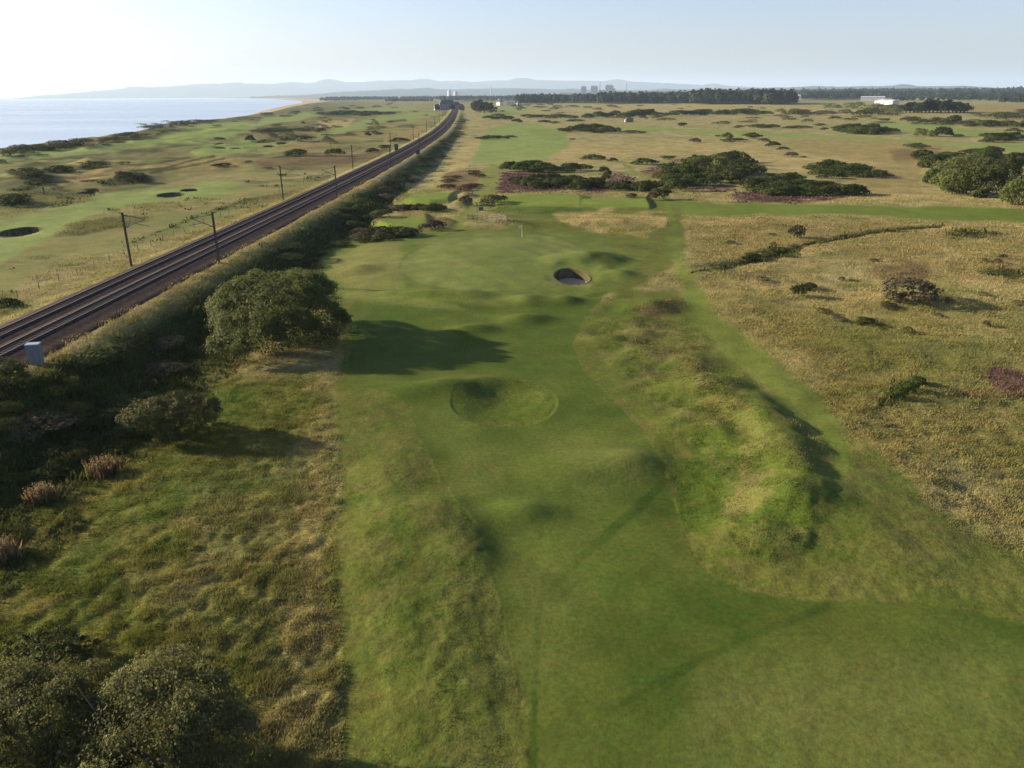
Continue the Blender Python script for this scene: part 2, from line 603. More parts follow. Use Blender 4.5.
# type: (colours, patch size, tallness, brush, heath)
TYPES = {
    'fair':   ([(.060, .081, .020), (.073, .088, .023), (.052, .075, .017)], 9, .04, 0, 0),
    'bright': ([(.088, .116, .026), (.102, .126, .032)], 9, .08, 0, 0),
    'green':  ([(.112, .134, .044), (.128, .142, .052)], 14, 0, 0, 0),
    'semi':   ([(.072, .089, .022), (.084, .094, .026), (.098, .098, .032)], 2.6, .19, 0, 0),
    'lush':   ([(.038, .068, .012), (.054, .080, .016)], 3, .30, 0, 0),
    'gold':   ([(.200, .174, .084), (.142, .144, .056), (.258, .220, .120)], 5, .62, 0, 0),
    'olive':  ([(.108, .110, .032), (.158, .134, .048), (.088, .100, .027)], 3.2, .56, 0, 0),
    'straw':  ([(.315, .250, .130), (.262, .208, .104), (.200, .172, .078)], 6, .6, 0, 0),
    'tawny':  ([(.235, .178, .090), (.200, .150, .070), (.150, .132, .054)], 5, .7, 0, 0),
    'ridge':  ([(.084, .096, .026), (.112, .108, .042), (.064, .088, .020)], 3.2, .34, 0, 0),
    'heath':  ([(.092, .050, .054), (.106, .054, .066), (.095, .068, .040)], 4, .7, 0, 1),
    'rust':   ([(.110, .066, .040), (.075, .050, .032), (.130, .096, .050)], 6, .7, 0, 0),
    'scrub':  ([(.030, .040, .013), (.044, .046, .018), (.036, .050, .014)], 4, .7, 1, 0),
    'dune':   ([(.085, .088, .036), (.060, .070, .028), (.130, .112, .055)], 14, .8, 0, 0),
    'links':  ([(.152, .146, .058), (.184, .160, .072), (.128, .136, .050)], 16, .16, 0, 0),
    'lfair':  ([(.142, .178, .060), (.160, .186, .068)], 22, .02, 0, 0),
    'sand':   ([(.330, .250, .160), (.280, .210, .130)], 12, 0, 0, 0),
    'path':   ([(.150, .152, .054), (.125, .138, .044)], 6, .12, 0, 0),
    'apron':  ([(.092, .110, .032), (.104, .115, .036), (.080, .102, .027)], 8, .07, 0, 0),
    'tee':    ([(.118, .150, .036), (.130, .158, .042)], 6, .02, 0, 0),
    'damp':   ([(.038, .060, .013), (.044, .064, .015)], 5, .06, 0, 0),
    'earth':  ([(.120, .088, .058), (.090, .066, .044)], 4, .1, 0, 0),
}


def paint(sel, w, typ):
    cols, sc, tall, br, he = TYPES[typ]
    if sel is Ellipsis:
        sel = (slice(None), slice(None))
    x, y = GX[sel], GY[sel]
    c = blend(x, y, cols, sc, abs(hash_name(typ)) % 900)
    w1 = np.asarray(w, dtype=np.float32)
    C[sel] = C[sel] * (1 - w1[..., None]) + c * w1[..., None]
    TALL[sel] = TALL[sel] * (1 - w1) + tall * w1
    BRUSH[sel] = BRUSH[sel] * (1 - w1) + br * w1
    HEATH[sel] = HEATH[sel] * (1 - w1) + he * w1


def hash_name(s):
    h = 7
    for ch in s:
        h = (h * 31 + ord(ch)) % 100003
    return h


def area(typ, pts, fe=1.5, wob=2.0, wsc=5.0, amt=1.0):
    """cover a patch of ground; pts mark its outline as seen from the survey point"""
    P = np.array(pts, dtype=np.float64)
    mg = fe + wob + 2
    sel = np.nonzero((UU > P[:, 0].min() - mg) & (UU < P[:, 0].max() + mg) & (VV > P[:, 1].min() - mg) & (VV < P[:, 1].max() + mg))
    if len(sel[0]) == 0:
        return
    u, v = UU[sel].astype(np.float32), VV[sel].astype(np.float32)
    inside = np.zeros(len(u), dtype=bool)
    d2 = np.full(len(u), 1e12, dtype=np.float32)
    n = len(P)
    for i in range(n):
        x1, y1 = P[i]
        x2, y2 = P[(i + 1) % n]
        cr = ((y1 > v) != (y2 > v))
        with np.errstate(divide='ignore', invalid='ignore'):
            xi = (x2 - x1) * (v - y1) / (y2 - y1 + 1e-9) + x1
        inside ^= cr & (u < xi)
        ex, ey = x2 - x1, y2 - y1
        t = np.clip(((u - x1) * ex + (v - y1) * ey) / (ex * ex + ey * ey + 1e-9), 0, 1)
        d2 = np.minimum(d2, (u - x1 - t * ex) ** 2 + (v - y1 - t * ey) ** 2)
    sdist = np.sqrt(d2) * np.where(inside, 1, -1)
    if wob:
        x, y = GX[sel], GY[sel]
        sdist = sdist + wob * (fbm(x, y, wsc, 61, 2) * 1.4)
    w = sstep(-fe, fe, sdist) * amt
    if typ == 'ridge':
        HUM[sel] = np.maximum(HUM[sel], w * amt)
    paint(sel, w, typ)


def line(typ, pts, width, fe=0.8, wob=0.5, amt=1.0):
    P = np.array(pts, dtype=float)
    n = np.zeros_like(P)
    d = np.gradient(P, axis=0)
    n[:, 0], n[:, 1] = -d[:, 1], d[:, 0]
    n /= np.linalg.norm(n, axis=1)[:, None] + 1e-9
    wd = np.asarray(width)
    wd = np.full(len(P), width / 2.0) if wd.ndim == 0 else wd / 2.0
    area(typ, np.concatenate([P + n * wd[:, None], (P - n * wd[:, None])[::-1]]), fe, wob, 4.0, amt)


right = (S_ > 0)
# broad defaults
paint(Ellipsis, np.ones_like(Z), 'gold')
# coarse: far country is a patchwork of pasture, crops and woods
far = sstep(900, 1800, GY) * np.ones_like(Z)
paint(Ellipsis, far * 0.8 * sstep(-.1, .3, fbm(GX, GY, 420, 91, 3)), 'links')
paint(Ellipsis, sstep(2200, 3600, GY) * sstep(-.25, .0, fbm(GX, GY, 700, 93, 3)), 'scrub')
# nearer-left rough
area('olive', [(-400, 380), (338, 380), (345, 1400), (-400, 1400)], 6, 6)
paint(Ellipsis, (1 - sstep(-8, -3, S_)) * landm, 'links')
paint(Ellipsis, (1 - sstep(-8, -3, S_)) * landm * sstep(.05, .45, fbm(GX, GY, 30, 95, 3)) * .8, 'gold')
paint(Ellipsis, (1 - sstep(-8, -3, S_)) * landm * sstep(.1, .5, fbm(GX, GY, 42, 96, 3)) * (GY > 300) * .8, 'tawny')
lm = (1 - sstep(-8, -3, S_)) * landm
paint(Ellipsis, lm * sstep(.12, .4, fbm(GX, GY, 16, 97, 4)) * .7, 'dune')
paint(Ellipsis, lm * sstep(.2, .42, fbm(GX, GY, 24, 98, 4)) * .4 * (GY > 160), 'scrub')
paint(Ellipsis, dune * sstep(-.5, .3, fbm(GX, GY, 40, 12, 2) + .2), 'dune')
paint(Ellipsis, dune * sstep(.1, .3, fbm(GX, GY, 30, 17, 3)) * .8, 'scrub')
paint(Ellipsis, (1 - sstep(4, 22, DC)) * np.ones_like(Z), 'sand')
# beach far along the bay
area('sand', [(285, 107), (300, 105), (312, 103), (330, 101), (320, 99), (296, 98.3), (270, 97.5), (290, 100), (300, 102), (296, 104)], .6, .2, 60)

# --- left links
area('lfair', [(-80, 178), (0, 163), (60, 157), (128, 149), (190, 143), (230, 137), (262, 126), (245, 121), (190, 124), (185, 131), (140, 140), (60, 149), (0, 155), (-80, 168)], 1.5, 1.5, 12)
area('lfair', [(-80, 240), (0, 220), (60, 206), (120, 192), (160, 186), (215, 181), (245, 183), (225, 192), (180, 200), (130, 203), (90, 215), (40, 240), (0, 262), (-80, 300)], 2.5, 3, 12)
area('lfair', [(190, 150), (215, 144), (256, 138), (256, 150), (225, 156), (196, 156)], 1.5, 1.5, 12)
area('lfair', [(256, 150), (256, 143), (300, 140), (330, 136), (360, 129), (384, 122), (412, 120), (440, 114), (430, 112), (384, 116), (355, 122), (300, 140), (290, 150), (265, 156)], 1.2, 1, 18)
area('lfair', [(262, 118), (300, 112), (330, 112), (300, 120), (256, 126)], .8, .8, 30)
area('lfair', [(350, 110), (400, 106), (425, 108), (384, 113)], .6, .6, 40)
area('lfair', [(258, 212), (300, 203), (330, 207), (300, 220)], 2, 2, 8, .6)
area('tawny', [(40, 182), (70, 174), (130, 166), (190, 158), (232, 157), (245, 165), (215, 172), (150, 172), (110, 178), (80, 186)], 2.5, 3, 9)
area('tawny', [(256, 145), (300, 143), (318, 139), (345, 136), (330, 144), (300, 150), (262, 150)], 1.5, 2, 12, .8)
area('rust', [(256, 160), (290, 154), (360, 152), (384, 150), (380, 160), (340, 166), (290, 168), (256, 168)], 2, 2, 8, .8)
area('straw', [(318, 122), (355, 118), (350, 126), (320, 130)], 1, 1.5, 18, .8)
area('tawny', [(384, 134), (425, 126), (420, 134), (400, 142), (384, 146)], 1.2, 1.5, 12)
area('tawny', [(120, 262), (180, 238), (240, 212), (300, 190), (352, 168), (340, 184), (262, 226), (140, 285)], 4, 3, 6, .55)
area('gold', [(0, 300), (60, 262), (125, 250), (200, 225), (160, 262), (60, 300), (0, 325)], 5, 4, 6, .9)
for l in ([(128, 172), (165, 168), (198, 159), (215, 156)], [(150, 173), (190, 166), (225, 158)], [(130, 166), (160, 163), (190, 157)]):
    line('scrub', l, 2.0, .6, .6, .85)
line('scrub', [(128, 244), (160, 232), (200, 215), (250, 199)], 1.6, .8, .7, .5)
line('scrub', [(215, 212), (235, 204), (252, 199)], 2.0, .8, .7, .6)
for p in ([(8, 178), (28, 174), (40, 168), (60, 167), (74, 172), (50, 176), (25, 180)], [(76, 170), (100, 165), (110, 167), (85, 171)],
          [(5, 192), (30, 184), (50, 183), (30, 188)], [(-5, 204), (28, 201), (26, 205), (-5, 207)], [(0, 196), (30, 191), (36, 194), (0, 199)],
          [(100, 183), (118, 175), (135, 173), (155, 180), (150, 184), (104, 186)]):
    area('scrub', p, 1.2, 1.5, 5, .8)
for p in ([(310, 113.6), (330, 112), (375, 112), (376, 115), (330, 116)], [(256, 131.5), (285, 130), (287, 132), (258, 133)], [(384, 121), (405, 119), (408, 121), (388, 122.5)],
          [(398, 126), (416, 125), (414, 127.5), (398, 127.5)], [(384, 112), (402, 111), (400, 113)], [(272, 158), (300, 152), (308, 155), (300, 157)]):
    area('scrub', p, .7, .8, 12, .9)

# --- grass strips beside the ballast
paint(Ellipsis, sstep(-9.6, -7.6, S_) * (1 - sstep(-6.2, -5.6, S_)) * np.ones_like(Z), 'gold')
paint(Ellipsis, sstep(4.3, 4.8, S_) * (1 - sstep(6.0, 7.6, S_)) * np.ones_like(Z) * .9, 'straw')
paint(Ellipsis, sstep(5.2, 6.2, S_) * (1 - sstep(8, 10.5, S_)) * (GY < 200) * .42, 'olive')
# --- bank and dark scrub right of the line
bankw = 19 - 6 * sstep(120, 260, GY)
paint(Ellipsis, sstep(7.0, 9.5, S_) * (1 - sstep(bankw - 3, bankw + 3, S_ + 3 * noise(GX, GY, 9, 71))) * (1 - sstep(900, 1300, GY)), 'scrub')
area('scrub', [(-300, 380), (20, 380), (90, 350), (200, 330), (250, 345), (215, 375), (190, 400), (135, 420), (100, 460), (50, 485), (10, 520), (-100, 580), (-300, 600)], 6, 7, 4)
area('scrub', [(0, 560), (70, 510), (90, 520), (55, 560), (0, 600)], 5, 5, 3, .5)
area('lush', [(110, 505), (150, 490), (215, 470), (300, 465), (310, 475), (200, 505), (130, 530), (60, 590), (70, 550)], 9, 9, 3, .55)
area('lush', [(215, 385), (260, 385), (250, 420), (215, 440), (200, 420)], 8, 8, 3, .6)

area('gold', [(150, 560), (240, 470), (310, 440), (330, 560), (330, 790), (230, 1000), (200, 640)], 30, 40, 4, .38)
# --- golden streak between rough and mown
area('straw', [(318, 378), (340, 378), (338, 470), (330, 560), (318, 640), (285, 640), (300, 540), (305, 450)], 16, 12, 2.5, .55)
area('gold', [(250, 640), (330, 600), (340, 768), (350, 1000), (260, 1000), (280, 768)], 20, 14, 3, .45)

# --- middle right: golden heath
rh = sstep(20, 40, S_) * (UU > 670) * (VV > 212) * (VV < 640)
paint(Ellipsis, rh * sstep(.0, .35, fbm(GX, GY, 26, 141, 4)) * .75, 'tawny')
paint(Ellipsis, rh * sstep(.05, .35, fbm(GX, GY, 21, 143, 4)) * .42, 'olive')
paint(Ellipsis, rh * sstep(.2, .4, fbm(GX, GY, 15, 145, 4)) * .8, 'straw')
area('olive', [(700, 300), (1100, 300), (1100, 700), (900, 640), (800, 430), (730, 330)], 16, 16, 5, .55)
area('gold', [(840, 470), (1100, 470), (1100, 610), (900, 590)], 12, 12, 6, .5)
area('tawny', [(680, 222), (760, 218), (1100, 226), (1100, 300), (900, 262), (820, 250), (740, 262), (690, 258)], 5, 6, 6, .55)
area('straw', [(735, 318), (790, 340), (820, 372), (830, 395), (800, 385), (760, 350)], 9, 9, 3, .55)
area('straw', [(835, 285), (920, 262), (1000, 275), (1030, 300), (950, 285), (870, 292)], 6, 8, 4, .45)
area('straw', [(900, 470), (1000, 500), (1040, 540), (960, 520)], 9, 9, 3, .5)

# --- far right strips
area('straw', [(520, 165), (560, 142), (640, 142), (760, 143), (800, 150), (860, 150), (900, 140), (950, 148), (930, 170), (880, 184), (850, 178), (760, 165), (690, 158), (600, 160), (590, 165)], 2, 3, 12, .8)
area('tawny', [(770, 136), (890, 140), (960, 142), (940, 160), (900, 165), (860, 160), (800, 152)], 2, 3, 14, .7)
area('straw', [(630, 188), (700, 193), (820, 199), (920, 199), (1040, 206), (1040, 196), (930, 190), (880, 186), (720, 188)], 1.5, 2, 8, .8)
area('tawny', [(860, 165), (920, 170), (920, 195), (880, 192), (850, 182)], 2, 3, 7, .7)
area('straw', [(560, 108), (700, 103), (800, 106), (880, 112), (860, 116), (700, 117), (600, 117)], 1, 1.2, 40, .6)
area('tawny', [(960, 104), (1040, 104), (1040, 116), (985, 114), (965, 116)], 1, 1, 40, .7)
area('lfair', [(470, 163), (474, 145), (490, 128), (512, 123), (540, 124), (562, 133), (572, 142), (560, 152), (540, 161), (520, 166)], 1.5, 1.2, 14)
area('bright', [(555, 142), (570, 134), (566, 131), (520, 128), (545, 140)], 2, 2, 10, .35)
area('lfair', [(600, 126), (640, 126.5), (768, 132), (896, 139), (1040, 146), (1040, 155), (960, 146), (900, 142), (768, 136.5), (700, 133.5), (640, 131)], 1.0, 1, 25)
area('lfair', [(880, 121), (940, 122), (960, 129), (1040, 132), (1040, 138), (960, 136), (900, 132), (868, 127)], .9, 1, 25)
area('lfair', [(480, 114), (500, 108), (540, 108), (520, 113), (500, 121), (486, 121)], .8, .8, 30, .8)
area('lfair', [(640, 113), (760, 108), (800, 111), (700, 115)], .6, .6, 60, .6)
area('lfair', [(540, 103), (600, 102), (590, 105), (545, 106)], .5, .4, 60, .6)
area('straw', [(452, 158), (465, 146), (482, 138), (478, 150), (468, 168), (448, 178)], 1.5, 2, 8, .8)

# --- heather
for p, a in (([(498, 191), (502, 172), (532, 171), (560, 176), (600, 180), (625, 186), (600, 192), (560, 190), (520, 192)], 1),
             ([(600, 176), (622, 172), (640, 182), (612, 186)], .7), ([(652, 166), (690, 160), (690, 168), (660, 176), (640, 172)], .6),
             ([(722, 196), (735, 192), (800, 195), (850, 194), (840, 200), (780, 202), (730, 200)], 1), ([(822, 183), (840, 181), (852, 190), (846, 196), (830, 188)], .9),
             ([(984, 373), (996, 369), (1035, 378), (1035, 402), (1005, 398), (990, 385)], .95), ([(730, 193), (700, 192), (690, 190), (730, 186)], .6)):
    area('heath', p, 1.8, 3.5, 4, a)
for p in ([(440, 188), (446, 172), (476, 168), (486, 174), (478, 186), (468, 192), (450, 190)], [(640, 170), (664, 170), (662, 180), (640, 178)], [(720, 184), (735, 182), (735, 190)],
          [(870, 265), (930, 262), (925, 282), (880, 280)], [(940, 390), (1000, 392), (1000, 402), (950, 400)], [(890, 150), (940, 150), (935, 160), (895, 160)]):
    area('rust', p, 2, 3, 4, .75)
# ditch-like line of dark growth across the heath
line('scrub', [(690, 272), (722, 269), (752, 262), (775, 255), (800, 247), (840, 239), (880, 232), (945, 226)], [1.5, 2.5, 3.5, 3.5, 3.5, 3, 3, 2], .9, 1.0, 1.0)
for p in ([(752, 252), (770, 247), (800, 250), (790, 258), (760, 262)], [(945, 233), (980, 231), (1000, 234), (960, 238)], [(975, 272), (1030, 270), (1030, 279), (980, 276)],
          [(884, 402), (896, 384), (916, 379), (925, 384), (905, 392), (892, 404)], [(880, 408), (900, 396), (880, 402)]):
    area('scrub', p, 2, 3, 3, .85)

# --- green ground round the tees and cross path
area('bright', [(560, 212), (640, 196), (720, 203), (860, 205), (1040, 210), (1040, 224), (930, 219), (850, 214), (700, 216), (640, 214)], 1.5, 1.5, 8)
area('semi', [(495, 212), (560, 205), (680, 205), (690, 240), (670, 270), (620, 300), (560, 246), (520, 226)], 4, 4, 6)
area('tee', [(498, 195.5), (560, 193), (580, 194), (584, 206), (540, 208), (496, 206)], .8, .5)
area('lush', [(580, 195), (592, 196), (590, 207), (580, 207)], 1.5, .5)
area('tee', [(582, 199), (618, 197.5), (648, 198.5), (652, 207), (600, 209), (580, 207)], .8, .5)
area('lush', [(498, 206), (582, 207), (586, 213), (520, 214), (490, 212)], 1.5, 1, 5, .8)
area('straw', [(556, 216), (575, 211), (640, 212), (668, 214), (664, 228), (645, 236), (600, 232), (570, 226)], 2, 3, 5, .85)
area('olive', [(600, 224), (655, 226), (650, 236), (610, 234)], 3, 3, 4, .6)
area('path', [(472, 202), (482, 170), (492, 164), (503, 166), (498, 186), (490, 200), (478, 214), (462, 226), (440, 232), (452, 222)], 1.2, .8, 5)
area('tee', [(395, 203), (412, 194), (440, 192), (456, 193), (450, 202), (430, 206)], .9, .5, 6)
area('tee', [(372, 226), (392, 217), (426, 216), (430, 223), (420, 230), (392, 232), (370, 232)], .9, .5, 6)
area('tawny', [(395, 206), (440, 207), (440, 215), (400, 215)], 1.5, 2, 4, .7)
area('scrub', [(396, 204), (430, 206), (438, 210), (420, 211), (394, 208)], 1, 1.5, 3, .8)
area('rust', [(424, 220), (446, 217), (452, 222), (444, 232), (422, 232)], 1.5, 2, 3, .6)
area('scrub', [(352, 232), (372, 226), (412, 233), (404, 238), (370, 242), (346, 243)], 1.5, 2, 3, .8)
line('path', [(622, 163), (640, 175), (660, 184), (668, 190)], [3, 4, 5, 6], 1, .6)
line('bright', [(664, 190), (668, 205), (674, 230)], [5, 6, 8], 1.5, 1, .8)

# --- the hole itself
area('semi', [(338, 376), (345, 330), (325, 290), (318, 262), (335, 240), (380, 232), (440, 234), (520, 224), (600, 236), (640, 262), (620, 290), (590, 310), (560, 330), (560, 380), (520, 480), (600, 790), (640, 1400), (345, 1400), (342, 700), (336, 540)], 4, 3)
area('semi', [(560, 335), (596, 302), (640, 380), (700, 480), (725, 590), (690, 600), (650, 470), (598, 398), (565, 365)], 4, 2, 3)
area('semi', [(572, 345), (575, 325), (600, 303), (630, 290), (675, 288), (694, 305), (716, 345), (764, 388), (804, 430), (840, 470), (850, 530), (840, 570), (800, 606), (740, 600), (700, 580), (680, 530), (668, 480), (636, 430), (600, 396), (576, 368)], 5, 3, 4)
area('ridge', [(592, 345), (594, 328), (606, 312), (632, 297), (670, 296), (686, 308), (706, 345), (748, 385), (786, 430), (818, 470), (822, 520), (808, 550), (770, 566), (738, 555), (722, 520), (712, 480), (676, 430), (630, 388), (602, 366)], 8, 6, 4)
area('rust', [(628, 306), (650, 300), (684, 300), (686, 310), (650, 316)], 3, 3, 2.5, .55)
area('tawny', [(640, 318), (700, 345), (720, 380), (690, 380), (640, 345), (610, 330)], 8, 7, 3, .35)
area('tawny', [(700, 380), (740, 405), (760, 425), (705, 420)], 10, 8, 2.0, .3)
area('lush', [(676, 470), (700, 455), (724, 480), (722, 515), (705, 535), (680, 530)], 6, 5, 2.5, .8)
area('lush', [(725, 420), (740, 455), (735, 500), (715, 500)], 6, 5, 2.5, .5)
# mown walk between ridge and heath
area('bright', [(668, 236), (682, 236), (694, 280), (718, 314), (758, 346), (804, 382), (848, 430), (868, 480), (876, 540), (920, 590), (1060, 610), (1100, 700), (1000, 640), (850, 610), (838, 560), (842, 500), (828, 455), (780, 405), (720, 352), (684, 300), (672, 262)], 6, 4, 5, .85)
area('semi', [(836, 500), (866, 440), (905, 470), (960, 535), (1060, 572), (1060, 640), (900, 614), (840, 604)], 10, 8, 4, .9)
# semi-rough strips mown lengthwise
area('ridge', [(345, 400), (372, 400), (395, 560), (410, 790), (420, 1200), (372, 1200), (360, 790), (352, 560)], 6, 5, 3, .3)
area('ridge', [(420, 560), (470, 560), (500, 640), (525, 790), (560, 1200), (470, 1200), (440, 790), (425, 640)], 9, 8, 3, .4)
area('lush', [(392, 470), (404, 470), (422, 620), (430, 790), (440, 1200), (412, 1200), (402, 790), (396, 600)], 6, 4, 3, .3)
area('semi', [(780, 552), (870, 552), (890, 618), (790, 606)], 8, 5, 3, .9)
# fairway
area('fair', [(345, 382), (352, 345), (345, 312), (360, 296), (420, 300), (500, 302), (575, 296), (610, 290), (585, 318), (572, 345), (584, 372), (610, 398), (640, 428), (664, 462), (675, 500), (682, 530), (698, 566), (735, 588), (800, 600), (870, 602), (940, 606), (1024, 622), (1300, 690), (1400, 1500), (640, 1500), (545, 800), (524, 700), (506, 632), (490, 560), (474, 520), (450, 492), (430, 458), (416, 430), (412, 405), (398, 396)], 1.3, 1.2, 2)
area('apron', [(322, 258), (345, 240), (400, 230), (520, 228), (600, 238), (640, 262), (620, 288), (575, 300), (500, 304), (345, 300), (325, 282)], 4, 3)
ring = [(500 + 100 * math.cos(t) * (1 + .05 * math.sin(2 * t)), 264 + 30 * math.sin(t) + 3 * math.cos(2 * t) - (.03 * 100 * math.cos(t))) for t in np.linspace(0, 2 * math.pi, 41)[:-1]]
area('green', ring, 3.0, 2.6, 5, .85)
area('links', [(330, 262), (350, 248), (400, 240), (402, 285), (370, 295), (345, 290)], 5, 3, 6, .4)
area('path', [(345, 292), (400, 296), (455, 304), (465, 310), (400, 304), (345, 298)], 2, 1, 5, .6)
line('damp', ring[1:39], 2.0, 1.2, .8, .28)
line('gold', [(545, 284), (590, 286)], 5, 3, 1.5, .4)
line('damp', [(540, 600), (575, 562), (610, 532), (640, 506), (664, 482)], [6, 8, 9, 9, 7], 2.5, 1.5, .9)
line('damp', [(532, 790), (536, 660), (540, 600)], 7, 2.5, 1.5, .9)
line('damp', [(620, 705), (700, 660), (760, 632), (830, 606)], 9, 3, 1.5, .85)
area('ridge', [(600, 470), (660, 455), (640, 480)], 8, 4, 4, .35)
area('links', [(560, 430), (640, 440), (650, 470), (590, 500), (560, 470)], 22, 10, 4, .35)
area('apron', [(430, 430), (560, 430), (600, 560), (560, 700), (520, 640)], 30, 25, 5, .5)
area('apron', [(720, 660), (1024, 640), (1024, 768), (700, 800)], 40, 30, 6, .45)
area('damp', [(880, 640), (980, 650), (960, 700), (860, 690)], 25, 20, 5, .3)
area('links', [(700, 680), (1100, 640), (1100, 1000), (640, 1000)], 30, 14, 7, .22)
hs = np.nonzero(hollow_mask > 0.01)
paint(hs, hollow_mask[hs], 'semi')
paint(hs, hollow_mask[hs] * .45, 'lush')
TALL[hs] = np.maximum(TALL[hs], .2 * hollow_mask[hs])
bs = np.nonzero(bunk > 0.01)
paint(bs, bunk[bs], 'earth')
# ballast bed ground
paint(Ellipsis, (1 - sstep(4.5, 5.0, np.abs(S_ + .5))) * np.ones_like(Z), 'earth')

# mowing stripes on the green: worn into the sward (two directions of cut)
gsel = np.nonzero((UU > 395) & (UU < 610) & (VV > 228) & (VV < 300) & (TALL < 0.06))
st = np.sin((GX[gsel] * 0.86 + GY[gsel] * 0.5) * 2 * math.pi / 4.0)
C[gsel] *= (1 + 0.03 * np.clip(st * 3, -1, 1))[:, None]
C = np.clip(C + .14 * (C - C.mean(-1, keepdims=True)), .004, 1)
C[..., 2] *= 0.88
# wear and tone differences
C *= (1 + 0.13 * fbm(GX, GY, 7, 101, 3) * np.ones_like(Z))[..., None]
C *= (1 + 0.16 * (fbm(GX, GY, 0.9, 103, 2) * fadefor(0.9) * (0.3 + TALL)))[..., None]

# ------------------------------------------------------------------ fine relief of the sward
hm1 = fbm(GX, GY, 7.0, 111, 2)
Z = Z + TALL * 0.14 * hm1 * fadefor(5)
t1 = noise(GX, GY, 1.9, 113) * fadefor(1.9) * 0.07 + noise(GX, GY, 0.85, 115) * fadefor(1.0) * 0.085 + noise(GX, GY, 0.5, 117) * fadefor(0.7) * 0.085
Z = Z + TALL * t1 * 1.45
Z = Z + HUM * (.20 * np.maximum(fbm(GX, GY, 4.6, 131, 2), -.25) + .07 * noise(GX, GY, 1.7, 133)) * fadefor(2.5)
Z = Z + BRUSH * (0.5 * np.maximum(fbm(GX, GY, 3.4, 119, 3), -.2) * fadefor(2.5) + 0.25 * noise(GX, GY, 0.8, 121) * fadefor(.8))
Z = Z + HEATH * (0.3 * np.maximum(fbm(GX, GY, 2.2, 123, 2), -.2)) * fadefor(1.5)
Z = Z + 0.03 * fbm(GX, GY, 3.0, 125, 2) * fadefor(2.0) * offrail
Z = np.where(np.abs(S_ + .5) < 5.2, np.minimum(Z, RZ - 0.2), Z)


def gidx(x, y):
    r = np.hypot(x, y)
    az = np.arctan2(x, y)
    az = np.where(az < AZ[0], az + 2 * math.pi, az)
    ia = np.clip(np.searchsorted(AZ, az) - 1, 0, NA - 2)
    ir = np.clip(np.searchsorted(RR, r) - 1, 0, NR - 2)
    fa = np.clip((az - AZ[ia]) / (AZ[ia + 1] - AZ[ia]), 0, 1)
    fr = np.clip((r - RR[ir]) / (RR[ir + 1] - RR[ir]), 0, 1)
    return ir, ia, fr, fa


def gsample(A, x, y):
    x, y = np.asarray(x, float), np.asarray(y, float)
    ir, ia, fr, fa = gidx(x, y)
    if A.ndim == 3:
        fr, fa = fr[..., None], fa[..., None]
    return (A[ir, ia] * (1 - fa) + A[ir, ia + 1] * fa) * (1 - fr) + (A[ir + 1, ia] * (1 - fa) + A[ir + 1, ia + 1] * fa) * fr


def gz(x, y):
    return float(gsample(Z, np.array([x]), np.array([y]))[0])


def px2w(px, py):
    """survey a sight line down to the ground: the first point where it meets the terrain"""
    d = raydir(px, py)
    h = math.hypot(d[0], d[1])
    sl_ = d[2] / h
    xs, ys = RR * d[0] / h, RR * d[1] / h
    g = gsample(Zm, xs, ys)
    hit = np.nonzero((g >= CZ + RR * sl_) & (RR > 10))[0]
    i = hit[0] if len(hit) else NR - 2
    a0, a1 = CZ + RR[i - 1] * sl_ - g[i - 1], CZ + RR[i] * sl_ - g[i]
    t = a0 / (a0 - a1) if a0 != a1 else 0
    rr_ = RR[i - 1] + (RR[i] - RR[i - 1]) * min(max(t, 0), 1)
    return rr_ * d[0] / h, rr_ * d[1] / h


def mpp(x, y, z=0):
    """pixels per metre at a place"""
    return F / (x * CF[0] + y * CF[1] + (z - CZ) * CF[2])


# ground material
gm = bpy.data.materials.new('turf')
gm.use_nodes = True
nt = gm.node_tree
p = nt.nodes['Principled BSDF']
p.inputs['Roughness'].default_value = 0.85
p.inputs['Specular IOR Level'].default_value = 0.03
at = nt.nodes.new('ShaderNodeAttribute')
at.attribute_name = 'albedo'
tl = nt.nodes.new('ShaderNodeAttribute')
tl.attribute_name = 'tall'
tc = nt.nodes.new('ShaderNodeTexCoord')


def nz(scale, detail, rough=0.6):
    n = nt.nodes.new('ShaderNodeTexNoise')
    n.inputs['Scale'].default_value = scale
    n.inputs['Detail'].default_value = detail
    n.inputs['Roughness'].default_value = rough
    nt.links.new(tc.outputs['Object'], n.inputs['Vector'])
    return n


def mrange(src, a, b, c, d):
    m = nt.nodes.new('ShaderNodeMapRange')
    m.inputs['From Min'].default_value = a
    m.inputs['From Max'].default_value = b
    m.inputs['To Min'].default_value = c
    m.inputs['To Max'].default_value = d
    nt.links.new(src, m.inputs['Value'])
    return m.outputs['Result']


def math_(op, a, b):
    m = nt.nodes.new('ShaderNodeMath')
    m.operation = op
    for i, s in enumerate((a, b)):
        if isinstance(s, (int, float)):
            m.inputs[i].default_value = s
        else:
            nt.links.new(s, m.inputs[i])
    return m.outputs[0]


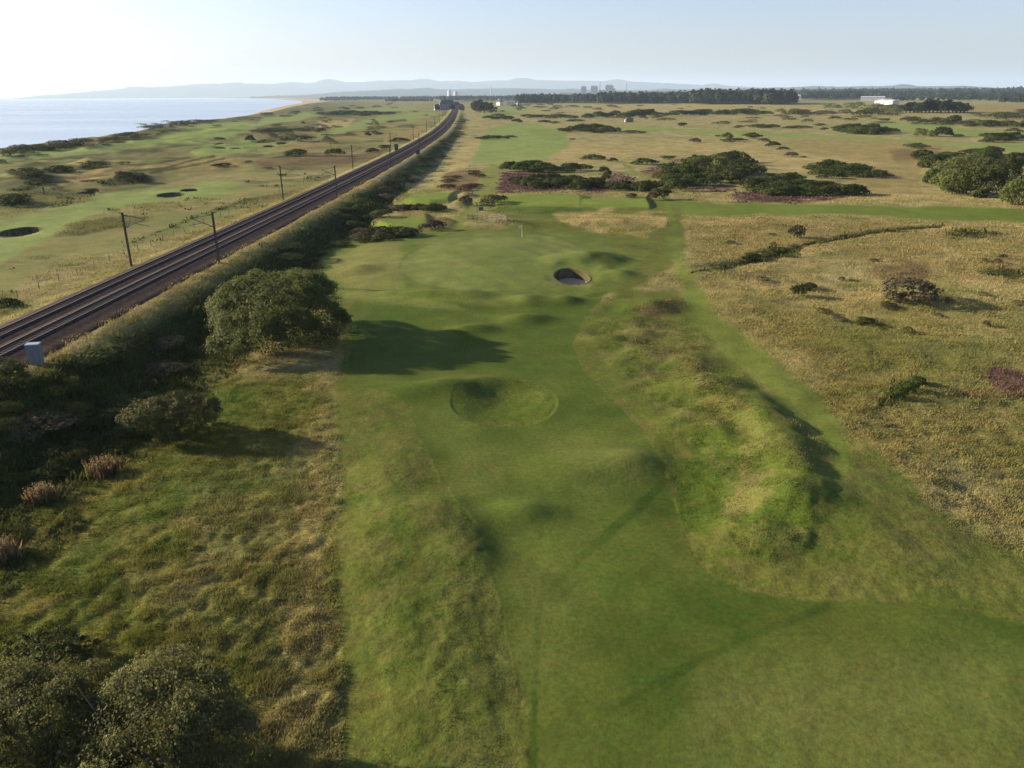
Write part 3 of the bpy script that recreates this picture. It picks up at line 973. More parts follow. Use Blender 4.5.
n1 = nz(3.2, 9, 0.78)
n2 = nz(0.35, 4)
f1 = mrange(n1.outputs['Fac'], 0.36, 0.64, -0.45, 0.45)
amp = mrange(tl.outputs['Fac'], 0, 0.8, 0.5, 1.0)
f2 = mrange(n2.outputs['Fac'], 0.3, 0.7, 0.88, 1.12)
fac = math_('MULTIPLY', math_('ADD', math_('MULTIPLY', f1, amp), 1.0), f2)
vm = nt.nodes.new('ShaderNodeVectorMath')
vm.operation = 'SCALE'
nt.links.new(at.outputs['Color'], vm.inputs[0])
nt.links.new(fac, vm.inputs['Scale'])
hsv = nt.nodes.new('ShaderNodeHueSaturation')
n3 = nz(1.1, 4)
nt.links.new(mrange(n3.outputs['Fac'], 0.3, 0.7, 0.485, 0.515), hsv.inputs['Hue'])
nt.links.new(vm.outputs['Vector'], hsv.inputs['Color'])
nt.links.new(hsv.outputs['Color'], p.inputs['Base Color'])
bp = nt.nodes.new('ShaderNodeBump')
bp.inputs['Distance'].default_value = 0.22
nt.links.new(mrange(tl.outputs['Fac'], 0, 0.8, 0.12, 0.9), bp.inputs['Strength'])
n4 = nz(4.5, 5, 0.65)
nt.links.new(n4.outputs['Fac'], bp.inputs['Height'])
nt.links.new(bp.outputs['Normal'], p.inputs['Normal'])

idx = np.arange(NR * NA).reshape(NR, NA)
i2 = np.concatenate([idx, idx[:, :1]], axis=1)
Q = np.stack([i2[:-1, :-1], i2[1:, :-1], i2[1:, 1:], i2[:-1, 1:]], axis=-1).reshape(-1, 4)[:, ::-1]
Vt = np.stack([GX, GY, Z], axis=-1).reshape(-1, 3)
ground = add('ground', np_mesh('ground', Vt, Q[:, ::-1], gm, C.reshape(-1, 3), True, {'tall': TALL.ravel()}))
tag(ground, 'links land of fairways, rough grass, heath and dunes', kind='structure')
# ------------------------------------------------------------------ sea
sm = bpy.data.materials.new('sea_water')
sm.use_nodes = True
nt = sm.node_tree
p = nt.nodes['Principled BSDF']
p.inputs['Base Color'].default_value = (0.34, 0.42, 0.47, 1)
p.inputs['Roughness'].default_value = 0.25
p.inputs['IOR'].default_value = 1.33
tc = nt.nodes.new('ShaderNodeTexCoord')
mp = nt.nodes.new('ShaderNodeMapping')
mp.inputs['Rotation'].default_value = (0, 0, R(25))
mp.inputs['Scale'].default_value = (1, 0.35, 1)
nt.links.new(tc.outputs['Object'], mp.inputs['Vector'])
n = nt.nodes.new('ShaderNodeTexNoise')
n.inputs['Scale'].default_value = 0.12
n.inputs['Detail'].default_value = 6
nt.links.new(mp.outputs['Vector'], n.inputs['Vector'])
b = nt.nodes.new('ShaderNodeBump')
b.inputs['Strength'].default_value = 0.5
b.inputs['Distance'].default_value = 1.0
nt.links.new(n.outputs['Fac'], b.inputs['Height'])
nt.links.new(b.outputs['Normal'], p.inputs['Normal'])
n2 = nt.nodes.new('ShaderNodeTexNoise')      # calmer and rougher lanes of water
n2.inputs['Scale'].default_value = 0.0035
n2.inputs['Detail'].default_value = 3
mp2 = nt.nodes.new('ShaderNodeMapping')
mp2.inputs['Scale'].default_value = (0.35, 1, 1)
nt.links.new(tc.outputs['Object'], mp2.inputs['Vector'])
nt.links.new(mp2.outputs['Vector'], n2.inputs['Vector'])
mr = nt.nodes.new('ShaderNodeMapRange')
mr.inputs['From Min'].default_value = 0.35
mr.inputs['From Max'].default_value = 0.65
mr.inputs['To Min'].default_value = 0.26
mr.inputs['To Max'].default_value = 0.40
nt.links.new(n2.outputs['Fac'], mr.inputs['Value'])
nt.links.new(mr.outputs['Result'], p.inputs['Roughness'])
xs = np.array([-46000, -20000, -8000, -3000, -1000, -300, 0, 1500.0])
ys = np.array([-3000, 0, 400, 1000, 2500, 6000, 15000, 46000.0])
V = np.array([(x, y, -8.0) for y in ys for x in xs])
ix = np.arange(64).reshape(8, 8)
sea = add('sea', np_mesh('sea', V, np.stack([ix[:-1, :-1], ix[:-1, 1:], ix[1:, 1:], ix[1:, :-1]], -1).reshape(-1, 4), sm))
tag(sea, 'pale calm sea beyond the dunes', kind='structure')

# ------------------------------------------------------------------ far hills
HM = mat('hill_country', (0.035, 0.05, 0.028), 0.95, 0.05, var=0.5, vscale=0.0016)


def ridge(prof, dist, depth, label, seed):
    pr = np.array(prof, float)
    px = np.arange(pr[0, 0], pr[-1, 0] + .1, 3.0)
    py = np.interp(px, pr[:, 0], pr[:, 1])
    py = py + 0.8 + 0.3 * noise(px, px * 0 + seed, 14, seed) + .25 * noise(px, px * 0 + seed, 5, seed + 2)
    rows = 9
    V = []
    for j in range(rows):
        t = j / (rows - 1)                      # 0 front foot .. 1 back foot
        sh = math.sin(math.pi * min(1, t * 0.9 + 0.05)) ** 1.2
        for i in range(len(px)):
            d = raydir(px[i], py[i])
            hlen = math.hypot(d[0], d[1])
            top = CZ + dist * d[2] / hlen
            D = dist + depth * (t - 0.45)
            w = 0.12 * math.sin(px[i] * 0.05 * (1 + .3 * seed) + j * 1.7) + 0.1 * math.sin(px[i] * 0.13 + j)
            z = max(-9, top) * (sh * (1 + (w if 0.1 < t < 0.45 or t > 0.6 else 0)))
            if t == 0 or t == 1:
                z = -12
            V.append((D * d[0] / hlen, D * d[1] / hlen, min(z, max(top, -9) if t > .5 else z)))
    n = len(px)
    ix = np.arange(rows * n).reshape(rows, n)
    o = add('hills', np_mesh('hills', np.array(V), np.stack([ix[:-1, :-1], ix[:-1, 1:], ix[1:, 1:], ix[1:, :-1]], -1).reshape(-1, 4), HM, smooth=True))
    tag(o, label, kind='structure')


ridge([(-260, 101), (-60, 100.5), (0, 98.6), (30, 96), (64, 93), (95, 90), (128, 87.6), (160, 86), (190, 83.6), (212, 82.3), (230, 83.5), (250, 82.2), (275, 82.8),
       (292, 80.8), (305, 81.8), (325, 80.2), (338, 80.6), (347, 81.6), (365, 80.5), (384, 79.4), (405, 79), (430, 80), (460, 80), (475, 81.2), (490, 79.5),
       (512, 79.2), (550, 79.4), (600, 80), (640, 81), (680, 83), (720, 84.5), (780, 88), (840, 93)], 27000, 5000, 'highest pale blue hills across the bay', 1)
ridge([(250, 96), (300, 94), (340, 91), (400, 88), (450, 88.5), (500, 87.5), (560, 88.5), (620, 89), (680, 88.5), (740, 87.5), (800, 86), (860, 85.6), (900, 84.8), (960, 85.2),
       (1000, 87), (1060, 88.5), (1200, 88), (1400, 89)], 14500, 3500, 'lower blue hills behind the woods', 2)
ridge([(560, 92.5), (640, 90.5), (720, 89.5), (800, 88.5), (880, 87.5), (960, 88), (1040, 89.5), (1200, 89), (1400, 90)], 8500, 2500, 'dark low wooded rise on the right horizon', 3)

# ------------------------------------------------------------------ air
hz = bpy.data.materials.new('haze_air')
hz.use_nodes = True
nt = hz.node_tree
nt.nodes.remove(nt.nodes['Principled BSDF'])
pv = nt.nodes.new('ShaderNodeVolumePrincipled')
pv.inputs['Color'].default_value = (0.66, 0.84, 1.0, 1)
pv.inputs['Density'].default_value = HAZE_D
pv.inputs['Anisotropy'].default_value = 0.15
nt.links.new(pv.outputs['Volume'], nt.nodes['Material Output'].inputs['Volume'])
hb = MB().box(-52000, 52000, -52000, 52000, -14.0, 720.0).build('haze', hz)
tag(hb, 'thin blue haze over the links and the bay', kind='stuff')

# ------------------------------------------------------------------ bunkers
SAND = mat('bunker_sand', (0.33, 0.265, 0.185), 0.95, 0.05, var=0.12, vscale=1.2, bump=0.3, bscale=6)
TURF = mat('turf_face', (0.066, 0.060, 0.028), 0.95, 0.05, var=0.35, vscale=3.0, bump=0.6, bscale=9)
for (cx, cy, rx, ry, zc, dep, lab) in BK:
    root = empty('pot_bunker', (cx, cy, zc))
    tag(root, lab, 'bunker', 'sand pot bunkers of the links')
    n = 44
    prof = [(1.12, -0.25), (1.05, 0.0), (1.0, 0.03), (0.975, -0.1), (0.95, -0.6 * dep), (0.92, -dep + .12), (0.9, -dep)]
    V, Q = [], []
    for (k, z) in prof:
        for i in range(n):
            t = 2 * math.pi * i / n
            kk = k * (1 + 0.025 * math.sin(3 * t + cx) + 0.02 * math.sin(5 * t + cy))
            tl_ = 0.10 * dep * math.sin(t) - .06 * dep * math.cos(t)
            V.append((rx * kk * math.cos(t), ry * kk * math.sin(t), z + (tl_ if z > -.5 else tl_ * .3)))
    for j in range(len(prof) - 1):
        for i in range(n):
            Q.append((j * n + i, (j + 1) * n + i, (j + 1) * n + (i + 1) % n, j * n + (i + 1) % n))
    add('turf_face', np_mesh('turf_face', np.array(V), np.array(Q)[:, ::-1], TURF, smooth=True), root)
    V, Q = [], []
    for j, k in enumerate((0.94, 0.7, 0.45, 0.2, 0.02)):
        for i in range(n):
            t = 2 * math.pi * i / n
            V.append((rx * k * math.cos(t), ry * k * math.sin(t), -dep + 0.38 * k * k + .03 * math.sin(5 * t + j)))
    for j in range(4):
        for i in range(n):
            Q.append((j * n + i, (j + 1) * n + i, (j + 1) * n + (i + 1) % n, j * n + (i + 1) % n))
    add('sand', np_mesh('sand', np.array(V), np.array(Q)[:, ::-1], SAND, smooth=True), root)

# ------------------------------------------------------------------ railway
BAL = mat('ballast', (0.046, 0.033, 0.026), 0.95, 0.03, var=0.45, vscale=2.2, bump=0.8, bscale=9)
BALR = mat('rusty_ballast', (0.052, 0.035, 0.024), 0.95, 0.03, var=0.4, vscale=1.6, bump=0.8, bscale=9)
RUST = mat('rusty_rail', (0.06, 0.038, 0.028), 0.85, 0.1, var=.2)
STEEL = mat('rail_steel', (0.20, 0.18, 0.165), 0.5, 0.4, 0.6, var=0.12)
SLEEP = mat('sleeper', (0.040, 0.030, 0.025), 0.9, 0.1, var=0.3)
GALV = mat('weathered_steel', (0.085, 0.075, 0.065), 0.7, 0.3, 0.2, var=0.2)
PORC = mat('insulator', (0.16, 0.09, 0.06), 0.3, 0.5)
TY = np.concatenate([np.arange(-150, 500, 4.0), np.arange(500, 1650, 10.0)])
TX = railx(TY)
TD = np.stack([np.gradient(TX, TY), np.ones_like(TY)], -1)
TD /= np.linalg.norm(TD, axis=1)[:, None]
TN = np.stack([TD[:, 1], -TD[:, 0]], -1)          # to the right of travel


def sweep(prof, name, m, parent=None, closed=False, midx=None, zs=0.0):
    k = len(prof)
    P = np.array(prof)
    V = np.zeros((len(TY), k, 3))
    V[:, :, 0] = TX[:, None] + TN[:, None, 0] * P[None, :, 0]
    V[:, :, 1] = TY[:, None] + TN[:, None, 1] * P[None, :, 0]
    V[:, :, 2] = P[None, :, 1] + RZ + zs
    ix = np.arange(len(TY) * k).reshape(len(TY), k)
    if closed:
        ix = np.concatenate([ix, ix[:, :1]], 1)
    Q = np.stack([ix[:-1, :-1], ix[:-1, 1:], ix[1:, 1:], ix[1:, :-1]], -1)
    mi = None
    if midx is not None:
        mi = np.broadcast_to(np.array(midx), (len(TY) - 1, len(midx))).ravel()
    me = np_mesh(name, V.reshape(-1, 3), Q.reshape(-1, 4), m, midx=mi)
    return add(name, me, parent)


bed = sweep([(-6.1, -0.5), (-5.7, -0.15), (-4.5, 0.14), (-1.6, 0.16), (-1.25, 0.02), (-0.85, 0.02), (-0.5, 0.16), (2.4, 0.15), (2.9, -0.02), (3.8, -0.12), (4.7, -0.18), (5.2, -0.5)],
            'railway_bed', [BAL, BALR], midx=[0, 0, 0, 0, 0, 0, 0, 0, 1, 1, 1])
tag(bed, 'dark stone ballast bed of the double track', kind='structure')
for (c, lab) in ((-3.0, 'left railway track of two steel rails, the one on the sea side'), (0.95, 'right railway track of two steel rails, beside the rusty ballast shoulder')):
    j0 = int(np.argmin(np.abs(TY - 60)))
    root = empty('railway_track', (0, 0, 0))
    tag(root, lab, 'railway track', 'two parallel railway tracks')
    for g in (-0.75, 0.75):
        x = c + g
        sweep([(x - .07, .19), (x - .07, .205), (x - .012, .225), (x - .012, .30), (x - .036, .315), (x - .036, .345), (x + .036, .345), (x + .036, .315), (x + .012, .30), (x + .012, .225),
               (x + .07, .205), (x + .07, .19)], 'rail', [STEEL, RUST], root, closed=True, midx=[1, 1, 1, 1, 0, 0, 0, 1, 1, 1, 1, 1])
    sy = np.arange(20, 700, 0.68)
    sx = railx(sy)
    dxy = np.gradient(sx, sy)
    V, Q = [], []
    for yy, xx, g in zip(sy, sx, dxy):
        a = -math.atan(g)
        ca, sa = math.cos(a), math.sin(a)
        n0 = len(V)
        for zz in (0.05, 0.192):
            for (u, v) in ((-1.28, -.12), (1.28, -.12), (1.28, .12), (-1.28, .12)):
                V.append((xx + (c + u) * ca - v * sa * -1, yy - (c + u) * sa * -1 * -1 + v * ca, RZ + zz))
        for q in ((4, 5, 6, 7), (0, 1, 5, 4), (1, 2, 6, 5), (2, 3, 7, 6), (3, 0, 4, 7)):
            Q.append([n0 + t for t in q])
    o = add('sleepers', np_mesh('sleepers', np.array(V), np.array(Q), SLEEP), root)
    tag(o, kind='stuff')

# overhead line masts


def track_frame(y, s):
    x = float(railx(np.array([y]))[0])
    g = float((railx(np.array([y + 5])) - railx(np.array([y - 5])))[0] / 10)
    return x + s, y, -math.atan(g)


def make_mast(side, h):
    """side = +1 when the arm reaches to +x (mast stands left of the tracks)"""
    root = empty('overhead_line_mast', (0, 0, 0))
    m = MB()
    # H section: two flanges and a web
    m.box(-.12, .12, -.11, -.08, 0, h)
    m.box(-.12, .12, .08, .11, 0, h)
    m.box(-.02, .02, -.078, .078, 0, h)
    for k in range(8):
        zz = .6 + k * (h - 1.2) / 7
        m.box(-.115, .115, -.078, .078, zz, zz + .05)
    m.build('pole', GALV, root)
    MB().box(-.3, .3, -.3, .3, -.9, .02).build('footing', mat('dark_concrete', (.10, .095, .09), .9, .2), root)
    a = MB()
    a.tube([(side * .17, 0, h - .25), (side * 3.0, 0, h - .75)], .05, 6)
    a.tube([(side * .17, 0, h - 1.9), (side * 3.0, 0, h - .78)], .05, 6)
    a.tube([(side * 1.5, 0, h - 1.35), (side * 3.5, 0, h - 1.75)], .04, 6)
    a.tube([(side * 3.0, 0, h - .75), (side * 3.05, 0, h - .25)], .03, 6)
    a.build('cantilever', GALV, root)
    for z in (h - .28, h - 1.84):
        i_ = MB()
        i_.tube([(side * .2, 0, z), (side * .3, 0, z), (side * .32, 0, z), (side * .42, 0, z + .01), (side * .44, 0, z), (side * .56, 0, z), (side * .6, 0, z)],
                [.05, .05, .11, .11, .05, .11, .05], 8)
        i_.build('insulator', PORC, root)
    MB().box(-.45 if side > 0 else -.14, .14 if side > 0 else .45, -.16, .16, h + .002, h + .14).build('cap', GALV, root)
    return root


mastL = make_mast(1, 7.4)
mastR = make_mast(-1, 7.0)
ymast = [108, 183, 262, 345, 432, 520, 610, 705, 800, 900]
LBL = ['nearest', 'second', 'third', 'fourth', 'fifth', 'sixth', 'seventh', 'eighth', 'ninth', 'tenth']
for side, proto, s0, off in (('left', mastL, -7.2, 0), ('right', mastR, 4.75, 2)):
    for k, y in enumerate(ymast):
        y = y + off
        if side == 'right' and k > 7:
            continue
        o = proto if k == 0 else copy_tree(proto)
        x, y, a = track_frame(y, s0 + ((.9 if side == 'left' else .45) if k == 0 else 0))
        o.location = (x, y, (gz(x, y) if side == 'left' else RZ - .2))
        o.rotation_euler = (0, 0, a)
        tag(o, '%s steel overhead line mast with a bracket arm on the %s side of the railway' % (LBL[k], side), 'mast', 'overhead line masts along the railway')

# line-side cabinets
CABM = mat('grey_paint', (0.165, 0.18, 0.19), 0.5, 0.4, var=0.06)
CABT = mat('pale_paint', (0.26, 0.29, 0.31), 0.5, 0.4, var=0.06)


def cabinet(px, py, w, d, h, label, rz=0.15, zz=None, CABM=CABM, CABT=CABT):
    x, y = px2w(px, py)
    z = gz(x, y) if zz is None else zz
    root = empty('lineside_cabinet', (x, y, z), rz)
    tag(root, label, 'cabinet')
    MB().box(-w / 2, w / 2, -d / 2, d / 2, .1, h).build('body', CABM, root, bevel=.03)
    MB().box(-w / 2 - .07, w / 2 + .07, -d / 2 - .07, d / 2 + .07, h + .003, h + .09, .04).build('lid', CABT, root)
    MB().box(-w / 2 + .05, w / 2 - .05, -d / 2 + .05, d / 2 - .05, -.5, .098).build('plinth', mat('concrete', (.3, .29, .27), .9, .2), root)
    dr = MB().box(-w / 2 + .08, -.02, -d / 2 - .03, -d / 2 - .003, .2, h - .08)
    dr.box(.02, w / 2 - .08, -d / 2 - .03, -d / 2 - .003, .2, h - .08)
    dd = dr.build('door', CABM, root)
    MB().tube([(-.07, -d / 2 - .06, h * .5), (-.07, -d / 2 - .06, h * .6)], .015, 6).build('handle', STEEL, dd)
    return root


cabinet(37, 363.5, 1.05, .7, 1.8, 'pale blue-grey line-side equipment cabinet on the grassy edge at the far left', .2)
cabinet(418, 154.5, 1.5, 1.0, 2.0, 'small distant dark grey cabinet at the right edge of the ballast', .1, None, GALV, GALV)
cabinet(396.5, 150.5, 1.6, 1.2, 2.6, 'tall dark grey cabinet left of the railway beside the fourth mast', .1, None, GALV, GALV)

# wire fence left of the railway
WOOD = mat('weathered_wood', (0.16, 0.135, 0.105), 0.9, 0.1, var=0.3)
WIRE = mat('fence_wire', (0.2, 0.2, 0.19), 0.6, 0.3, 0.5)
fx, fy = track_frame(90, -13.5)[:2]
root = empty('post_and_wire_fence', (fx, fy, gz(fx, fy)))
tag(root, 'low post and wire fence in dry grass along the left side of the railway', 'fence')
fo = Vector(root.location)
prev = None
wires = MB()
for k in range(90):
    y = 62 + k * 4.5
    x, y, a = track_frame(y, -13.5)
    z = gz(x, y)
    q = MB().box(-.04, .04, -.04, .04, -.3, .95 + .1 * random.random(), .008).build('post', WOOD, root, loc=Vector((x, y, z)) - fo)
    q.rotation_euler = (random.uniform(-.06, .06), random.uniform(-.06, .06), a)
    if prev is not None:
        for hh in (.35, .7, 1.05):
            wires.tube([prev + Vector((0, 0, hh)) - fo, Vector((x, y, z + hh)) - fo], .006, 3, cap=False)
    prev = Vector((x, y, z))
wires.build('wire', WIRE, root)

# flagstick
x, y = px2w(522, 237.5)
root = empty('flagstick', (x, y, gz(x, y)))
tag(root, 'thin flagstick with pale yellow flag in the putting green', 'flagstick')
MB().tube([(0, 0, -.2), (0, 0, 2.2)], .022, 8).build('pole', mat('white_paint', (.8, .8, .76), .5, .4), root)
fl = MB()
N = 7
for i in range(N + 1):
    t = i / N
    yy = .06 * math.sin(t * 5)
    fl.v += [(-.03 - .62 * t, yy - .008, 1.68 + .05 * t), (-.03 - .62 * t, yy - .008, 2.16 - .05 * t), (-.03 - .62 * t, yy + .008, 1.68 + .05 * t), (-.03 - .62 * t, yy + .008, 2.16 - .05 * t)]
for i in range(N):
    a = 4 * i
    fl.f += [(a, a + 1, a + 5, a + 4), (a + 2, a + 6, a + 7, a + 3), (a, a + 4, a + 6, a + 2), (a + 1, a + 3, a + 7, a + 5)]
fl.f += [(0, 2, 3, 1), (4 * N, 4 * N + 1, 4 * N + 3, 4 * N + 2)]
fl.build('flag', mat('yellow_cloth', (.72, .62, .22), .8, .1), root)

# timber fence below the tee hummock
ax, ay = px2w(468, 219.5)
bx, by = px2w(507, 221)
root = empty('timber_fence', (ax, ay, gz(ax, ay)))
tag(root, 'low grey timber fence curving below the hummock next to the raised tees', 'fence')
fo = Vector(root.location)
pts = []
for k in range(9):
    t = k / 8
    x, y = ax + (bx - ax) * t, ay + (by - ay) * t + 2.6 * math.sin(t * math.pi)
    z = gz(x, y)
    pts.append(Vector((x, y, z)))
    MB().box(-.07, .07, -.07, .07, -.3, 1.2).build('post', WOOD, root, loc=pts[-1] - fo)
for hh in (.3, .62, .94):
    rl = MB()
    for a, b in zip(pts[:-1], pts[1:]):
        rl.tube([a - fo + Vector((0, -.09, hh)), b - fo + Vector((0, -.09, hh))], .075, 4)
    rl.build('rail', WOOD, root)
# green litter bin, marker posts
x, y = px2w(481, 210.5)
root = empty('litter_bin', (x, y, gz(x, y)))
tag(root, 'dark green box bin at the foot of the rounded hummock by the path', 'bin')
MB().box(-.55, .55, -.4, .4, 0, .75, .03).build('body', mat('bin_paint', (.07, .09, .06), .6, .3), root, bevel=.03)
MB().box(-.6, .6, -.45, .45, .753, .83, .05).build('lid', mat('bin_lid', (.09, .115, .08), .6, .3), root)
for (px, py, h, col, lab) in ((477, 212, 2.2, (.3, .27, .18), 'pale signpost left of the rounded hummock by the path'),
                              (469.5, 171, 2.2, (.45, .43, .38), 'pale signpost among the dark heather left of the mown path'),
                              (472.5, 195, 1.3, (.2, .17, .13), 'short dark post on the left side of the mown path'),
                              (44.5, 194.5, 1.8, (.05, .045, .04), 'dark post alone on the pale left links'),
                              (331, 147.5, 2.2, (.05, .045, .04), 'dark post alone in the links beyond the third mast')):
    x, y = px2w(px, py)
    root = empty('marker_post', (x, y, gz(x, y)))
    tag(root, lab, 'post')
    mm = mat('post_%d' % px, col, .8, .2)
    MB().box(-.09, .09, -.09, .09, -.3, h).build('post', mm, root)
    MB().box(-.2, .2, -.13, -.093, h * .7, h - .06).build('board', mm, root)
# ------------------------------------------------------------------ buildings (all far off)
WHITE = mat('white_render', (.60, .59, .56), .8, .2, var=.05, vscale=.3)
SLATE = mat('slate_roof', (.075, .08, .09), .7, .3, var=.2, vscale=1)
TILE = mat('brown_roof', (.14, .085, .065), .8, .2, var=.2, vscale=1)
GLASS = mat('window_glass', (.04, .05, .06), .15, .5)
STONE = mat('sandstone', (.30, .25, .20), .9, .1, var=.15, vscale=.4)
CONC = mat('pale_concrete', (.42, .42, .40), .8, .2, var=.06, vscale=.1)
METAL = mat('sheet_roof', (.50, .50, .49), .5, .4, var=.05, vscale=.1)


def at_dist(px, D):
    d = raydir(px, 100)
    h = math.hypot(d[0], d[1])
    return D * d[0] / h, D * d[1] / h


def house(name, px, D, w, d, h, rh, wallm, roofm, label, cat, rz=0.0, floors=2, nwin=4, zoff=0.0, parent=None, loc=None, group=None):
    if parent is None:
        x, y = at_dist(px, D)
        root = empty(name, (x, y, gz(x, y) + zoff), rz - math.atan2(x, y))
        tag(root, label, cat, group)
    else:
        root = parent
    lx, ly = loc or (0, 0)
    MB().box(lx - w / 2, lx + w / 2, ly - d / 2, ly + d / 2, -3 - max(zoff, 0), h).build('wall', wallm, root)
    r_ = MB()
    n = len(r_.v)
    e = .5
    r_.v += [(lx - w / 2 - e, ly - d / 2 - e, h + .01), (lx + w / 2 + e, ly - d / 2 - e, h + .01), (lx + w / 2 + e, ly + d / 2 + e, h + .01), (lx - w / 2 - e, ly + d / 2 + e, h + .01),
             (lx - w / 2 + rh * .6, ly, h + rh), (lx + w / 2 - rh * .6, ly, h + rh)]
    r_.f += [(0, 1, 5, 4), (1, 2, 5), (2, 3, 4, 5), (3, 0, 4), (3, 2, 1, 0)]
    ro = r_.build('roof', roofm, root)
    if rh > 2:
        MB().box(lx - w * .28, lx - w * .28 + 1, ly - .5, ly + .5, h + rh * .4, h + rh + 1.3).build('chimney', wallm, ro)
    fh = h / floors
    for f in range(floors):
        for k in range(nwin):
            cx = lx - w / 2 + w * (k + .5) / nwin
            ww = min(1.6, w / nwin * .5)
            wf = MB().box(cx - ww / 2 - .12, cx + ww / 2 + .12, ly - d / 2 - .08, ly - d / 2 - .003, fh * f + fh * .3, fh * f + fh * .86).build('window', WHITE, root)
            MB().box(cx - ww / 2, cx + ww / 2, ly - d / 2 - .12, ly - d / 2 - .083, fh * f + fh * .34, fh * f + fh * .82).build('pane', GLASS, wf)
    return root


# big house at the end of the line
b1 = house('large_house', 447, 1380, 26, 16, 9.5, 6.5, STONE, SLATE, 'large dark-roofed stone house left of the railway where the tracks vanish', 'house', .1, 3, 6)
house('', 0, 0, 12, 12, 7.5, 5.5, STONE, SLATE, '', '', floors=2, nwin=3, parent=b1, loc=(15, -7))
house('', 0, 0, 10, 10, 5.5, 4, WHITE, SLATE, '', '', floors=2, nwin=3, parent=b1, loc=(-17, -4))
house('stone_cottage', 461.5, 1330, 9, 8, 5, 4, TILE, TILE, 'small reddish hut close beside the vanishing tracks', 'hut', .0, 1, 2)
house('white_house', 499.5, 1900, 13, 10, 8, 5, WHITE, SLATE, 'white house with dark roof right of the trees by the railway', 'house', -.8, 2, 3)
house('white_cottage', 510.5, 1850, 16, 9, 4.5, 3, WHITE, SLATE, 'low white cottage right of the white house', 'cottage', -.2, 1, 4)
house('white_cottage', 519, 1840, 9, 9, 4.5, 3, WHITE, SLATE, 'small white cottage at the left end of the long dark wood', 'cottage', .2, 1, 2)
house('white_shed', 872.5, 2500, 62, 26, 4.8, 2.0, CONC, METAL, 'long pale flat-roofed shed among far trees on the right', 'shed', 0, 1, 8, zoff=6)
house('bright_shed', 887, 1750, 38, 20, 6.5, 2.5, WHITE, METAL, 'bright white shed in front of the long pale shed', 'shed', -.6, 1, 5)
house('farm_shed', 796, 2900, 28, 14, 5, 2.5, CONC, METAL, 'tiny pale shed above the dark wood edge', 'shed', 0, 1, 3, zoff=9)
for k, (px, D, w, h, lab) in enumerate(((449.3, 5200, 13, 50, 'tall pale tower block left of two beyond the vanishing railway'), (455.5, 5250, 20, 43, 'paler broad tower block right of two beyond the vanishing railway'))):
    x, y = at_dist(px, D)
    root = empty('tower_block', (x, y, 0), -math.atan2(x, y) - .9)
    tag(root, lab, 'tower block', 'distant tower blocks')
    MB().box(-w / 2, w / 2, -9, 9, -6, h).build('wall', WHITE if k == 0 else CONC, root)
    MB().box(-w / 4, w / 4, -4, 4, h + .01, h + 4).build('lift_housing', CONC, root)
    for f in range(12):
        MB().box(-w / 2 + 1, w / 2 - 1, -9.2, -9.01, f * h / 12 + 1, f * h / 12 + 2.3).build('window_band', GLASS, root)
# slim white turbine tower
x, y = at_dist(490.8, 4300)
root = empty('wind_turbine', (x, y, 0))
tag(root, 'slim white turbine tower far behind the trees', 'turbine')
MB().tube([(0, 0, -4), (0, 0, 62)], [1.8, 1.1], 10).build('tower', WHITE, root)
nac = MB().box(-1.2, 1.2, -3.5, 2, 61.5, 64).build('nacelle', WHITE, root)
for a in (90, 210, 330):
    ca, sa = math.cos(R(a)), math.sin(R(a))
    MB().tube([(0, -4, 63), (ca * 4, -4, 63 + sa * 4), (ca * 15, -4, 63 + sa * 15)], [.5, .8, .2], 6).build('blade', WHITE, root)
# industrial works on the skyline
for k, (px, D, w, h, lab, sides) in enumerate(((583.5, 7800, 50, 88, 'hazy grey block left of the works on the skyline', 0), (594, 7800, 64, 90, 'hazy grey block in the middle of the works on the skyline', 0),
                                              (609, 7800, 74, 96, 'wide hazy stepped block right of the works on the skyline', 1))):
    x, y = at_dist(px, D)
    root = empty('industrial_block', (x, y, 0), -math.atan2(x, y))
    tag(root, lab, 'works', 'works on the skyline')
    MB().box(-w / 2, w / 2, -20, 20, -6, h).build('wall', STONE, root)
    MB().box(-w / 2 + 5, w / 2 - 5, -12, 12, h + .01, h + 7).build('roof_plant', CONC, root)
    if sides:
        MB().box(w / 2 + .01, w / 2 + 18, -14, 14, -6, h * .75).build('annexe', STONE, root)
for (px, h, lab) in ((599.5, 132, 'tall thin chimney between the hazy works blocks'), (626, 118, 'thin far mast right of the works on the skyline')):
    x, y = at_dist(px, 7800)
    root = empty('chimney_stack', (x, y, 0))
    tag(root, lab, 'chimney')
    MB().tube([(0, 0, -6), (0, 0, h)], [4.5, 2.8], 12).build('shaft', STONE, root)
    MB().tube([(0, 0, h + .01), (0, 0, h + 3)], [3.3, 3.3], 12).build('rim', CONC, root)
x, y = px2w(629.5, 122)
root = empty('shelter_hut', (x, y, gz(x, y)))
tag(root, 'small dark hut with a pale side in the far golden rough', 'hut')
MB().box(-3, 3, -2, 2, 0, 3).build('wall', WOOD, root)
MB().box(-3.4, 3.4, -2.4, 2.4, 3.003, 3.6, .6).build('roof', SLATE, root)
MB().box(-4.2, -3.003, -2, 2, 0, 2.2).build('porch', CONC, root)
# ------------------------------------------------------------------ vegetation


